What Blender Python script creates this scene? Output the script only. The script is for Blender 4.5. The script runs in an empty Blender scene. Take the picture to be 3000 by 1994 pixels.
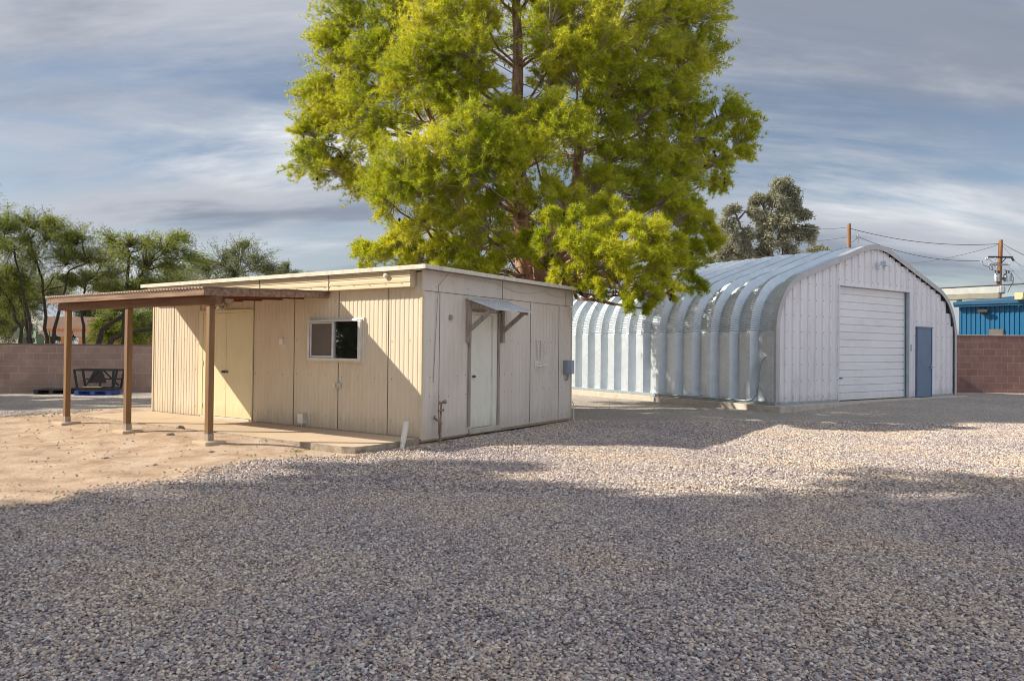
import bpy, math, random
import numpy as np
from mathutils import Vector, Matrix
random.seed(7)
RNG = np.random.default_rng(11)
R = math.radians
scene = bpy.context.scene
COL = scene.collection

# ---------------------------------------------------------------- camera
F, CX, CY, H = 2127.0, 1500.0, 997.0, 1.5
pitch, roll = math.atan(24 / F), 0.0105
cam = bpy.data.cameras.new("camera"); camo = bpy.data.objects.new("camera", cam); COL.objects.link(camo)
ROT = Matrix.Rotation(math.pi / 2 + pitch, 3, 'X') @ Matrix.Rotation(roll, 3, 'Z')
camo.matrix_world = Matrix.Translation((0, 0, H)) @ ROT.to_4x4()
cam.sensor_width = 36; cam.lens = 36 * F / 3000; cam.clip_end = 3000; cam.clip_start = 0.05
scene.camera = camo

# ---------------------------------------------------------------- sun and sky
ELEV = R(33.3)
sun = bpy.data.lights.new("sun", 'SUN'); sun.energy = 5.0; sun.angle = R(0.5); sun.color = (1, .91, .76)
suno = bpy.data.objects.new("sun", sun); COL.objects.link(suno)
suno.rotation_euler = Vector((math.cos(ELEV), 0, -math.sin(ELEV))).to_track_quat('-Z', 'Y').to_euler()
suno.location = (-20, 0, 30)

def N(nt, t, **kw):
    n = nt.nodes.new(t)
    for k, v in kw.items():
        if k.startswith('_'): setattr(n, k[1:], v)
        else: n.inputs[k.replace('__', ' ')].default_value = v
    return n
def ramp(nt, stops, interp='LINEAR'):
    r = nt.nodes.new('ShaderNodeValToRGB'); cr = r.color_ramp; cr.interpolation = interp
    while len(cr.elements) < len(stops): cr.elements.new(0.5)
    for e, (p, c) in zip(cr.elements, stops):
        e.position = p; e.color = (c, c, c, 1) if isinstance(c, (int, float)) else (*c, 1)
    return r
world = bpy.data.worlds.new("World"); scene.world = world; world.use_nodes = True
nt = world.node_tree; nt.nodes.clear(); L = nt.links.new
out = N(nt, 'ShaderNodeOutputWorld'); bg = N(nt, 'ShaderNodeBackground', Strength=0.15)
sky = nt.nodes.new('ShaderNodeTexSky'); sky.sky_type = 'NISHITA'; sky.sun_disc = False
sky.sun_elevation = ELEV; sky.sun_rotation = R(270); sky.altitude = 700; sky.dust_density = 1.5; sky.air_density = 1.0
tc = N(nt, 'ShaderNodeTexCoord'); sep = N(nt, 'ShaderNodeSeparateXYZ'); L(tc.outputs['Generated'], sep.inputs[0])
zz = N(nt, 'ShaderNodeMath', _operation='MAXIMUM'); L(sep.outputs[2], zz.inputs[0]); zz.inputs[1].default_value = 0.0
za = N(nt, 'ShaderNodeMath', _operation='ADD'); L(zz.outputs[0], za.inputs[0]); za.inputs[1].default_value = 0.22
dx = N(nt, 'ShaderNodeMath', _operation='DIVIDE'); L(sep.outputs[0], dx.inputs[0]); L(za.outputs[0], dx.inputs[1])
dy = N(nt, 'ShaderNodeMath', _operation='DIVIDE'); L(sep.outputs[1], dy.inputs[0]); L(za.outputs[0], dy.inputs[1])
cmb = N(nt, 'ShaderNodeCombineXYZ'); L(dx.outputs[0], cmb.inputs[0]); L(dy.outputs[0], cmb.inputs[1])
mp = N(nt, 'ShaderNodeMapping'); L(cmb.outputs[0], mp.inputs[0])
mp.inputs['Rotation'].default_value = (0, 0, R(-38)); mp.inputs['Scale'].default_value = (0.42, 1.6, 1)
mp.inputs['Location'].default_value = (1.3, 0.4, 0)
n1 = N(nt, 'ShaderNodeTexNoise', Scale=1.15, Detail=12, Roughness=0.62, Distortion=0.6); L(mp.outputs[0], n1.inputs[0])
n2 = N(nt, 'ShaderNodeTexNoise', Scale=0.6, Detail=9, Roughness=0.55, Distortion=0.3)
mp2 = N(nt, 'ShaderNodeMapping'); L(cmb.outputs[0], mp2.inputs[0]); mp2.inputs['Rotation'].default_value = (0, 0, R(-30)); mp2.inputs['Scale'].default_value = (0.6, 1.5, 1); mp2.inputs['Location'].default_value = (3.1, 7.7, 0); L(mp2.outputs[0], n2.inputs[0])
r1 = ramp(nt, [(0.38, 0.0), (0.57, 1.0)], 'LINEAR'); L(n1.outputs['Fac'], r1.inputs[0])
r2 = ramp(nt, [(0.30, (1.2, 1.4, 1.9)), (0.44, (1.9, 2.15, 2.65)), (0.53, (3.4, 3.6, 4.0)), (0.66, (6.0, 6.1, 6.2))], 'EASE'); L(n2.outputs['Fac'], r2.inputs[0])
# clouds mixed over a toned-down sky
mx = N(nt, 'ShaderNodeMix', _data_type='RGBA'); L(r1.outputs[0], mx.inputs[0])
cl2 = N(nt, 'ShaderNodeMix', _data_type='RGBA', _blend_type='MULTIPLY'); cl2.inputs[0].default_value = 1
L(sky.outputs[0], cl2.inputs[6]); cl2.inputs[7].default_value = (.58, .53, .50, 1)
mr = N(nt, 'ShaderNodeMapRange'); L(sep.outputs[1], mr.inputs[0]); mr.inputs[1].default_value = -.6; mr.inputs[2].default_value = .5; mr.inputs[3].default_value = 1.45; mr.inputs[4].default_value = .72  # added fill: clouds made brighter behind the camera, dimmer ahead
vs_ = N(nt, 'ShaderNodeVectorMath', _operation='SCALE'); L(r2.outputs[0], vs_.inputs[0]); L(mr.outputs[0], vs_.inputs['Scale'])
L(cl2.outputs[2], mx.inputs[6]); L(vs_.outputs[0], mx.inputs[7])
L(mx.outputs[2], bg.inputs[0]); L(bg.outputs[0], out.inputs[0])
scene.view_settings.view_transform = 'Standard'; scene.view_settings.look = 'None'
scene.view_settings.exposure = 0.52; scene.view_settings.gamma = 1.0; scene.view_settings.use_curve_mapping = False
scene.cycles.filter_width = 1.0; scene.cycles.max_bounces = 6; scene.cycles.transparent_max_bounces = 8

# ---------------------------------------------------------------- helpers
def W(x, y, Y):
    """point of the world seen in direction (x, y) of the picture at distance Y in front of the camera"""
    d = ROT @ Vector(((x - CX) / F, -(y - CY) / F, -1)); t = Y / d.y
    return Vector((0, 0, H)) + d * t
def tag(o, label=None, cat=None, group=None, kind=None):
    if label: o['label'] = label
    if cat: o['category'] = cat
    if group: o['group'] = group
    if kind: o['kind'] = kind
    return o
def empty(name, loc=(0, 0, 0), rz=0):
    o = bpy.data.objects.new(name, None); COL.objects.link(o); o.location = loc; o.rotation_euler = (0, 0, rz)
    o.empty_display_size = .2
    return o
class MB:
    def __init__(s): s.v = []; s.f = []; s.m = []; s.sm = []
    def add(s, vs, fs, mi=0, smooth=False):
        b = len(s.v); s.v += [tuple(p) for p in vs]
        for f in fs: s.f.append([b + i for i in f]); s.m.append(mi); s.sm.append(smooth)
        return s
    def box(s, x0, x1, y0, y1, z0, z1, mi=0):
        vs = [(x, y, z) for z in (z0, z1) for y in (y0, y1) for x in (x0, x1)]
        return s.add(vs, [(0, 2, 3, 1), (4, 5, 7, 6), (0, 1, 5, 4), (2, 6, 7, 3), (0, 4, 6, 2), (1, 3, 7, 5)], mi)
    def bar(s, p, q, w, h, mi=0, up=(0, 0, 1)):
        p, q = Vector(p), Vector(q); d = (q - p).normalized(); u = Vector(up)
        if abs(d.dot(u)) > .98: u = Vector((0, 1, 0))
        a = d.cross(u).normalized() * w / 2; b = a.cross(d).normalized() * h / 2
        vs = [c + i * a + j * b for c in (p, q) for i, j in ((-1, -1), (1, -1), (1, 1), (-1, 1))]
        return s.add(vs, [(3, 2, 1, 0), (4, 5, 6, 7), (0, 1, 5, 4), (1, 2, 6, 5), (2, 3, 7, 6), (3, 0, 4, 7)], mi)
    def tube(s, pts, rad, seg=8, mi=0, cap=True, smooth=True):
        pts = [Vector(p) for p in pts]
        if not hasattr(rad, '__len__'): rad = [rad] * len(pts)
        vs = []; prev = None
        for i, p in enumerate(pts):
            d = (pts[min(i + 1, len(pts) - 1)] - pts[max(i - 1, 0)]).normalized()
            if prev is None:
                a = d.cross(Vector((0, 0, 1)) if abs(d.z) < .9 else Vector((0, 1, 0))).normalized()
            else: a = (prev - d * prev.dot(d)).normalized()
            prev = a; b = d.cross(a)
            for k in range(seg):
                t = 2 * math.pi * k / seg; vs.append(p + (a * math.cos(t) + b * math.sin(t)) * rad[i])
        fs = []
        for i in range(len(pts) - 1):
            for k in range(seg):
                k2 = (k + 1) % seg; fs.append((i * seg + k, i * seg + k2, (i + 1) * seg + k2, (i + 1) * seg + k))
        s.add(vs, fs, mi, smooth)
        if cap: s.add(vs, [tuple(range(seg))[::-1], tuple((len(pts) - 1) * seg + k for k in range(seg))], mi)
        return s
    def build(s, name, mats, parent=None, bevel=0, loc=None):
        me = bpy.data.meshes.new(name); me.from_pydata(s.v, [], s.f)
        for m in (mats if isinstance(mats, (list, tuple)) else [mats]): me.materials.append(m)
        me.polygons.foreach_set('material_index', s.m); me.polygons.foreach_set('use_smooth', s.sm); me.update()
        o = bpy.data.objects.new(name, me); COL.objects.link(o)
        if parent: o.parent = parent
        if loc: o.location = loc
        if bevel:
            b = o.modifiers.new('bevel', 'BEVEL'); b.width = bevel; b.segments = 2; b.limit_method = 'ANGLE'
        return o
def np_mesh(name, V, nper, mats, parent=None, mi=None, smooth=False):
    """V: (k*nper,3) vertices, every nper of them one polygon"""
    me = bpy.data.meshes.new(name); n = len(V); k = n // nper
    me.vertices.add(n); me.vertices.foreach_set('co', np.ascontiguousarray(V, dtype=np.float32).ravel())
    me.loops.add(n); me.loops.foreach_set('vertex_index', np.arange(n, dtype=np.int32))
    me.polygons.add(k); me.polygons.foreach_set('loop_start', np.arange(0, n, nper, dtype=np.int32))
    for m in mats: me.materials.append(m)
    if mi is not None: me.polygons.foreach_set('material_index', mi.astype(np.int32))
    me.update(calc_edges=True); me.validate()
    o = bpy.data.objects.new(name, me); COL.objects.link(o)
    if parent: o.parent = parent
    return o

# ---------------------------------------------------------------- materials
def base_mat(name):
    m = bpy.data.materials.new(name); m.use_nodes = True; nt = m.node_tree
    return m, nt, nt.nodes['Principled BSDF'], nt.links.new
def mat(name, c1, c2=None, scale=3, rough=.7, metal=0, bump=0, bscale=40, stretch=(1, 1, 1), detail=6, lo=.35, hi=.65, spec=.5, dirt=None, dscale=1.2, damt=.5, dlo=.55, dhi=.75):
    m, nt, bs, L = base_mat(name)
    tc = N(nt, 'ShaderNodeTexCoord'); mp = N(nt, 'ShaderNodeMapping'); mp.inputs['Scale'].default_value = stretch
    L(tc.outputs['Object'], mp.inputs[0])
    nz = N(nt, 'ShaderNodeTexNoise', Scale=scale, Detail=detail, Roughness=.6); L(mp.outputs[0], nz.inputs[0])
    rp = ramp(nt, [(lo, c1), (hi, c2 or tuple(x * .88 for x in c1))]); L(nz.outputs[0], rp.inputs[0])
    col = rp.outputs[0]
    if dirt:
        n2 = N(nt, 'ShaderNodeTexNoise', Scale=dscale, Detail=8, Roughness=.65); L(mp.outputs[0], n2.inputs[0])
        r2 = ramp(nt, [(dlo, 0.0), (dhi, damt)]); L(n2.outputs[0], r2.inputs[0])
        mx = N(nt, 'ShaderNodeMix', _data_type='RGBA'); L(r2.outputs[0], mx.inputs[0]); L(col, mx.inputs[6]); mx.inputs[7].default_value = (*dirt, 1)
        col = mx.outputs[2]
    L(col, bs.inputs['Base Color']); bs.inputs['Roughness'].default_value = rough; bs.inputs['Metallic'].default_value = metal
    bs.inputs['Specular IOR Level'].default_value = spec
    if bump:
        n3 = N(nt, 'ShaderNodeTexNoise', Scale=bscale, Detail=4); L(mp.outputs[0], n3.inputs[0])
        b = N(nt, 'ShaderNodeBump', Strength=bump, Distance=.01); L(n3.outputs[0], b.inputs['Height']); L(b.outputs[0], bs.inputs['Normal'])
    return m
def streaks(m, col, z0=.1, z1=.45, amt=.5):
    nt = m.node_tree; L = nt.links.new; bs = nt.nodes['Principled BSDF']; src = bs.inputs['Base Color'].links[0].from_socket
    tc = N(nt, 'ShaderNodeTexCoord'); sp = N(nt, 'ShaderNodeSeparateXYZ'); L(tc.outputs['Object'], sp.inputs[0])
    mr = N(nt, 'ShaderNodeMapRange'); L(sp.outputs[2], mr.inputs[0]); mr.inputs[1].default_value = z0; mr.inputs[2].default_value = z1; mr.inputs[3].default_value = .34; mr.inputs[4].default_value = 0
    mp = N(nt, 'ShaderNodeMapping'); mp.inputs['Scale'].default_value = (7, 7, 1.1); L(tc.outputs['Object'], mp.inputs[0])
    nz = N(nt, 'ShaderNodeTexNoise', Scale=1.6, Detail=9, Roughness=.7); L(mp.outputs[0], nz.inputs[0])
    ad = N(nt, 'ShaderNodeMath', _operation='ADD'); L(nz.outputs[0], ad.inputs[0]); L(mr.outputs[0], ad.inputs[1])
    rp = ramp(nt, [(.56, 0.0), (.80, amt)]); L(ad.outputs[0], rp.inputs[0])
    mx = N(nt, 'ShaderNodeMix', _data_type='RGBA'); L(rp.outputs[0], mx.inputs[0]); L(src, mx.inputs[6]); mx.inputs[7].default_value = (*col, 1); L(mx.outputs[2], bs.inputs['Base Color'])
def leaf_mat(name, stops, trans=.35, nscale=.7, rough=.6, tcol=(1.25, 1.2, .6)):
    m, nt, bs, L = base_mat(name)
    geo = N(nt, 'ShaderNodeNewGeometry'); tc = N(nt, 'ShaderNodeTexCoord')
    nz = N(nt, 'ShaderNodeTexNoise', Scale=nscale, Detail=3); L(tc.outputs['Object'], nz.inputs[0])
    a = N(nt, 'ShaderNodeMath', _operation='MULTIPLY'); L(geo.outputs['Random Per Island'], a.inputs[0]); a.inputs[1].default_value = .55
    b = N(nt, 'ShaderNodeMath', _operation='MULTIPLY_ADD'); L(nz.outputs[0], b.inputs[0]); b.inputs[1].default_value = 1.1; L(a.outputs[0], b.inputs[2])
    c = N(nt, 'ShaderNodeMath', _operation='SUBTRACT'); L(b.outputs[0], c.inputs[0]); c.inputs[1].default_value = .32
    rp = ramp(nt, stops); L(c.outputs[0], rp.inputs[0]); L(rp.outputs[0], bs.inputs['Base Color'])
    bs.inputs['Roughness'].default_value = rough; bs.inputs['Specular IOR Level'].default_value = .25
    tr = N(nt, 'ShaderNodeBsdfTranslucent'); mm = N(nt, 'ShaderNodeMix', _data_type='RGBA', _blend_type='MULTIPLY'); mm.inputs[0].default_value = 1
    L(rp.outputs[0], mm.inputs[6]); mm.inputs[7].default_value = (*tcol, 1); L(mm.outputs[2], tr.inputs[0])
    ms = N(nt, 'ShaderNodeMixShader'); ms.inputs[0].default_value = trans
    L(bs.outputs[0], ms.inputs[1]); L(tr.outputs[0], ms.inputs[2]); L(ms.outputs[0], nt.nodes['Material Output'].inputs[0])
    return m
M = {}
M['siding'] = mat('cream_siding', (.68, .585, .445), (.63, .54, .405), scale=2, rough=.55, stretch=(1, 1, .35), dirt=(.40, .31, .21), dscale=1.6, damt=.35, bump=.08, bscale=30)
M['siding_side'] = mat('beige_siding', (.70, .63, .56), (.645, .575, .51), scale=2, rough=.55, stretch=(1, 1, .35), dirt=(.36, .29, .23), dscale=1.6, damt=.3, bump=.08, bscale=30)
M['fascia'] = mat('cream_fascia', (.66, .56, .38), (.59, .49, .32), scale=3, rough=.5, dirt=(.42, .34, .22), damt=.4, stretch=(.4, 1, 1))
M['roof_edge'] = mat('pale_roof_edge', (.72, .68, .58), (.6, .55, .45), scale=8, rough=.6, dirt=(.35, .3, .22), dscale=4, damt=.6)
M['rolled_roof'] = mat('grey_rolled_roofing', (.30, .29, .28), (.22, .21, .2), scale=20, rough=.95, bump=.4, bscale=120)
M['door_cream'] = mat('yellow_cream_paint', (.75, .67, .43), (.70, .62, .39), scale=1.5, rough=.4, dirt=(.5, .4, .22), dscale=2.5, damt=.25)
M['door_white'] = mat('offwhite_paint', (.78, .76, .66), (.74, .72, .62), scale=1.5, rough=.4, dirt=(.5, .45, .38), dscale=3, damt=.2)
M['wood'] = mat('stained_timber', (.26, .145, .06), (.15, .08, .035), scale=3, rough=.65, stretch=(6, 6, .5), bump=.25, bscale=30, dirt=(.40, .27, .15), dscale=3, damt=.5)
M['wood_x'] = mat('weathered_rim_board', (.33, .22, .15), (.2, .12, .075), scale=3, rough=.8, stretch=(.5, 6, 6), bump=.3, bscale=30, dirt=(.14, .08, .05), dscale=3, damt=.7, dlo=.45, dhi=.65)
M['wood_red'] = mat('red_stained_rafter', (.24, .065, .025), (.14, .038, .016), scale=3, rough=.6, stretch=(3, .6, 3))
M['wood_grey'] = mat('weathered_grey_wood', (.42, .355, .30), (.21, .175, .145), scale=4, rough=.9, stretch=(8, 8, .8), bump=.6, bscale=30, lo=.4, hi=.7)
M['rust_tin'] = mat('rusty_corrugated_tin', (.30, .20, .15), (.42, .36, .32), scale=4, rough=.6, metal=.4)
M['concrete'] = mat('patio_concrete', (.56, .43, .30), (.49, .37, .25), scale=1.5, rough=.9, bump=.15, bscale=60, dirt=(.30, .2, .12), dscale=1.2, damt=.55)
M['old_concrete'] = mat('aggregate_concrete', (.40, .34, .27), (.25, .20, .155), scale=9, rough=.95, bump=.9, bscale=45, dirt=(.14, .11, .085), dscale=9, damt=.7)
M['footing'] = mat('footing_concrete', (.56, .50, .42), (.44, .39, .33), scale=5, rough=.95, bump=.5, bscale=40, dirt=(.2, .17, .14), dscale=4, damt=.6)
M['galv'] = mat('galvalume', (.66, .73, .80), (.58, .65, .72), scale=4, rough=.42, metal=.7, dirt=(.50, .55, .60), dscale=1.8, damt=.5, bump=.05, bscale=8, spec=.5)
M['galv_dull'] = mat('dull_galvanised_steel', (.42, .46, .48), (.32, .36, .38), scale=6, rough=.45, metal=.6)
M['bolt'] = mat('dark_bolt', (.10, .10, .10), rough=.5, metal=.5)
M['end_wall'] = mat('white_metal_panel', (.80, .78, .81), (.73, .71, .745), scale=1.3, rough=.45, stretch=(1, 1, .4), dirt=(.50, .42, .40), dscale=2.2, damt=.45, metal=.1)
M['gap'] = mat('dark_gap', (.09, .09, .10), rough=.9)
M['rollup'] = mat('white_roll_up_slats', (.84, .83, .86), (.78, .775, .80), scale=1.3, rough=.4, stretch=(.4, 1, 1), dirt=(.5, .48, .47), dscale=3, damt=.3)
M['steel_blue'] = mat('blue_grey_door_paint', (.14, .21, .31), (.12, .18, .27), scale=2, rough=.45, dirt=(.2, .24, .28), dscale=3, damt=.4)
M['alu'] = mat('window_aluminium', (.70, .70, .69), (.6, .6, .58), scale=6, rough=.35, metal=.5)
M['screen'] = mat('insect_screen', (.13, .115, .10), (.115, .1, .09), scale=4, rough=.8)
M['knob'] = mat('dark_knob', (.16, .14, .13), rough=.3, metal=.9)
M['white_plastic'] = mat('white_plastic', (.78, .76, .70), (.7, .67, .6), scale=6, rough=.4)
M['grey_box'] = mat('grey_enamel', (.27, .30, .33), rough=.45)
M['rust'] = mat('rusty_pipe', (.22, .12, .06), (.33, .28, .24), scale=20, rough=.8, lo=.45, hi=.6)
M['lens'] = mat('lamp_glass', (.55, .53, .45), rough=.15)
M['black'] = mat('black_metal', (.018, .018, .02), (.035, .033, .032), scale=6, rough=.5)
M['pallet_blue'] = mat('blue_paint_wood', (.05, .12, .50), (.08, .16, .5), scale=6, rough=.6)
M['bluewall'] = mat('blue_metal_siding', (.005, .105, .235), (.004, .09, .20), scale=1.2, rough=.4, stretch=(1, 1, .3))
M['bluetrim'] = mat('blue_trim', (.012, .08, .17), (.010, .07, .15), scale=2, rough=.4)
M['white_metal'] = mat('offwhite_duct', (.62, .62, .57), (.5, .5, .46), scale=2, rough=.5)
M['pole'] = mat('utility_pole_wood', (.33, .15, .06), (.16, .08, .04), scale=3, rough=.8, stretch=(6, 6, .6))
M['wire'] = mat('cable', (.10, .11, .12), rough=.6)
M['pine_bark'] = mat('pine_bark', (.50, .30, .20), (.20, .12, .085), scale=7, rough=.95, bump=1, bscale=14, stretch=(1, 1, .35), lo=.4, hi=.6)
M['twig'] = mat('grey_twig', (.52, .46, .41), (.32, .27, .23), scale=5, rough=.9)
M['dark_bark'] = mat('mesquite_bark', (.04, .031, .026), (.075, .06, .05), scale=9, rough=.95, bump=.8, bscale=20)
M['euc_bark'] = mat('eucalyptus_bark', (.20, .17, .14), (.10, .085, .07), scale=4, rough=.9)
M['cone'] = mat('pine_cone', (.05, .032, .02), rough=.9)
M['adobe'] = mat('pink_stucco', (.52, .36, .27), (.46, .32, .24), scale=3, rough=.95, bump=.2)
M['orange_beam'] = mat('orange_stucco', (.55, .22, .09), (.48, .19, .08), scale=3, rough=.9)
M['ochre'] = mat('ochre_stucco', (.42, .22, .07), (.36, .18, .06), scale=3, rough=.9)
M['needle'] = leaf_mat('pine_needles', [(.10, (.13, .19, .02)), (.34, (.29, .37, .025)), (.56, (.56, .58, .04)), (.84, (.74, .70, .09)), (1, (.74, .68, .18))], trans=.47, nscale=.6)
M['needle_dark'] = leaf_mat('shade_needles', [(.1, (.05, .08, .015)), (.6, (.10, .14, .02)), (1, (.16, .19, .03))], trans=.15)
M['mesq'] = leaf_mat('mesquite_leaves', [(.1, (.10, .14, .035)), (.5, (.21, .26, .06)), (.9, (.34, .37, .10))], trans=.45, nscale=.5)
M['mesq_grey'] = leaf_mat('greyish_leaves', [(.1, (.10, .125, .06)), (.5, (.19, .22, .11)), (.9, (.29, .32, .16))], trans=.4, nscale=.5)
M['palo'] = leaf_mat('palo_verde_leaves', [(.1, (.13, .19, .03)), (.5, (.22, .29, .05)), (.9, (.33, .38, .08))], trans=.4)
M['euc'] = leaf_mat('eucalyptus_leaves', [(.1, (.17, .175, .13)), (.5, (.34, .34, .25)), (.9, (.52, .50, .40))], trans=.4, nscale=.3, tcol=(1, 1, .8))
M['bush'] = leaf_mat('dark_bush_leaves', [(.1, (.03, .045, .015)), (.5, (.06, .08, .03)), (.9, (.12, .14, .05))], trans=.25)
M['weed'] = leaf_mat('weed_leaves', [(.1, (.14, .22, .03)), (.9, (.26, .34, .06))], trans=.3)
M['cactus'] = mat('cactus_skin', (.14, .22, .14), (.2, .28, .2), scale=4, rough=.7)

streaks(M['siding'], (.40, .30, .20), amt=.4); streaks(M['siding_side'], (.40, .33, .26), amt=.36); streaks(M['door_white'], (.45, .38, .3), .14, .4, .4); streaks(M['door_cream'], (.45, .35, .18), .13, .4, .4)
streaks(M['end_wall'], (.46, .36, .32), .16, .5, .45); streaks(M['rollup'], (.5, .45, .42), .16, .5, .35)
def block_mat(name, c1, c2, mortar, ch, shift=0.0):
    m, nt, bs, L = base_mat(name)
    tc = N(nt, 'ShaderNodeTexCoord'); sp = N(nt, 'ShaderNodeSeparateXYZ'); L(tc.outputs['Object'], sp.inputs[0])
    cb = N(nt, 'ShaderNodeCombineXYZ'); L(sp.outputs[0], cb.inputs[0]); L(sp.outputs[2], cb.inputs[1])
    br = nt.nodes.new('ShaderNodeTexBrick'); L(cb.outputs[0], br.inputs['Vector'])
    br.inputs['Scale'].default_value = 1; br.inputs['Brick Width'].default_value = .406; br.inputs['Row Height'].default_value = ch
    br.inputs['Mortar Size'].default_value = .008; br.inputs['Mortar Smooth'].default_value = .3; br.inputs['Bias'].default_value = 0
    br.inputs['Color1'].default_value = (*c1, 1); br.inputs['Color2'].default_value = (*c2, 1); br.inputs['Mortar'].default_value = (*mortar, 1)
    nz = N(nt, 'ShaderNodeTexNoise', Scale=1.3, Detail=8, Roughness=.7); L(tc.outputs['Object'], nz.inputs[0])
    rp = ramp(nt, [(.35, (.80, .78, .76)), (.65, (1.12, 1.1, 1.08))]); L(nz.outputs[0], rp.inputs[0])
    mx = N(nt, 'ShaderNodeMix', _data_type='RGBA', _blend_type='MULTIPLY'); mx.inputs[0].default_value = 1
    L(br.outputs[0], mx.inputs[6]); L(rp.outputs[0], mx.inputs[7]); L(mx.outputs[2], bs.inputs['Base Color'])
    bs.inputs['Roughness'].default_value = .95
    n3 = N(nt, 'ShaderNodeTexNoise', Scale=60, Detail=3); L(tc.outputs['Object'], n3.inputs[0])
    mu = N(nt, 'ShaderNodeMath', _operation='MULTIPLY_ADD'); L(br.outputs['Fac'], mu.inputs[0]); mu.inputs[1].default_value = -1.5; L(n3.outputs[0], mu.inputs[2])
    bp = N(nt, 'ShaderNodeBump', Strength=.6, Distance=.008); L(mu.outputs[0], bp.inputs['Height']); L(bp.outputs[0], bs.inputs['Normal'])
    return m
M['block_l'] = block_mat('tan_block', (.40, .29, .245), (.33, .235, .20), (.48, .38, .33), .203)
M['block_r'] = block_mat('red_block', (.25, .145, .13), (.205, .12, .105), (.33, .2, .18), .238)

def glass_mat():
    m, nt, bs, L = base_mat('window_glass')
    bs.inputs['Base Color'].default_value = (.012, .013, .015, 1); bs.inputs['Roughness'].default_value = .02; bs.inputs['Specular IOR Level'].default_value = 1
    bs.inputs['IOR'].default_value = 1.9
    tc = N(nt, 'ShaderNodeTexCoord'); nz = N(nt, 'ShaderNodeTexNoise', Scale=3, Detail=2); L(tc.outputs['Object'], nz.inputs[0])
    bp = N(nt, 'ShaderNodeBump', Strength=.06, Distance=.02); L(nz.outputs[0], bp.inputs['Height']); L(bp.outputs[0], bs.inputs['Normal'])
    return m
M['glass'] = glass_mat()

# ---------------------------------------------------------------- frames of the two buildings
P0 = Vector((-1.396, 11.263, 0)); HROT = R(-33.8)      # hut: x along the porch wall (negative = left), y = depth, wall y=0 faces the yard
Q0 = Vector((6.575, 18.109, 0)); QROT = R(34.2)        # arched shed
hX, hY = Vector((math.cos(HROT), math.sin(HROT), 0)), Vector((-math.sin(HROT), math.cos(HROT), 0))
def HPt(x, y, z=0): return P0 + hX * x + hY * y + Vector((0, 0, z))

# ---------------------------------------------------------------- ground
DIRT = np.array([(-12.5, 13.2), (-9.6, 14.3), (-8.9, 15.6), (-7.9, 16.6), (-4, 14.5), (-1.4, 12.2), (-.72, 11.3), (-1.5, 10.35), (-2.3, 9.75), (-3.15, 9.35), (-3.5, 8.4), (-3.8, 7.4), (-4.3, 6.6), (-5.8, 6.0), (-9, 6.4), (-13, 8)])
def sdist(X, Y, P=DIRT):
    """signed distance to the dirt outline, positive inside"""
    d = np.full(X.shape, 1e9); ins = np.zeros(X.shape, bool); n = len(P)
    for i in range(n):
        a, b = P[i], P[(i + 1) % n]; e = b - a
        t = np.clip(((X - a[0]) * e[0] + (Y - a[1]) * e[1]) / (e @ e), 0, 1)
        d = np.minimum(d, np.hypot(X - a[0] - t * e[0], Y - a[1] - t * e[1]))
        c = ((a[1] > Y) != (b[1] > Y)) & (X < (b[0] - a[0]) * (Y - a[1]) / (b[1] - a[1] + 1e-12) + a[0]); ins ^= c
    return np.where(ins, d, -d)
def wob(X, Y, s, seed=0):
    r = np.random.default_rng(seed); o = np.zeros(X.shape)
    for k in range(7):
        a = r.uniform(0, 6.28); w = s * r.uniform(.6, 2.4); o += np.sin(X * w * math.cos(a) + Y * w * math.sin(a) + r.uniform(0, 6.28)) / (1 + .3 * k)
    return o / 3
def local(X, Y):
    dx, dy = X - P0.x, Y - P0.y
    return dx * hX.x + dy * hX.y, dx * hY.x + dy * hY.y
def gheight(X, Y):
    lx, ly = local(X, Y)
    near = np.clip((ly + 3.4) / 1.7, 0, 1); side = np.clip((-lx - .9) / 1.6, 0, 1) * np.clip((lx + 11) / 2.5, 0, 1) * np.clip((6 - ly) / 2, 0, 1)
    mound = .098 * near * near * (3 - 2 * near) * side
    h = mound + .018 * wob(X, Y, .9, 1) * np.clip(1.4 - side, 0, 1) + .012 * wob(X, Y, 3.2, 2) + .012 * np.clip(sdist(X, Y) * 2, 0, 1) * wob(X, Y, 8, 3)
    under = (lx < .02) & (lx > -7.7) & (ly > -1.42) & (ly < 4.9)
    h = np.where(under, np.minimum(h, .055), h)
    # flat round the shed footing
    qx, qy = (X - Q0.x) * math.cos(QROT) + (Y - Q0.y) * math.sin(QROT), -(X - Q0.x) * math.sin(QROT) + (Y - Q0.y) * math.cos(QROT)
    inq = (qx > -.6) & (qx < 10) & (qy > -.6) & (qy < 14)
    sm = lambda t: np.clip(t, 0, 1) ** 2 * (3 - 2 * np.clip(t, 0, 1))
    apron = .125 * sm(qx / 4.5) * sm((qy + 4) / 3.4) * sm((20 - qx) / 6)
    h = np.where(inq, np.minimum(h, .0), h); h = np.where((qx > 0) & (qy > -4), np.maximum(h, apron), h)
    return h * np.clip((40 - np.hypot(X, Y)) / 8, 0, 1)
fine_x = np.arange(-20, 24.01, .14); fine_y = np.arange(1.5, 30.01, .14)
gx = np.concatenate([[-900, -400, -180, -90, -55, -38, -28, -23], fine_x, [27, 33, 45, 70, 130, 300, 900]])
gy = np.concatenate([[-900, -300, -100, -45, -25, -14, -8, -4, -1], fine_y, [32, 36, 44, 60, 100, 200, 500, 1400]])
GX, GY = np.meshgrid(gx, gy); GZ = gheight(GX, GY)
nx, ny = len(gx), len(gy); I = np.arange(nx * ny).reshape(ny, nx)
quads = np.stack([I[:-1, :-1], I[:-1, 1:], I[1:, 1:], I[1:, :-1]], -1).reshape(-1, 4)
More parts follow.
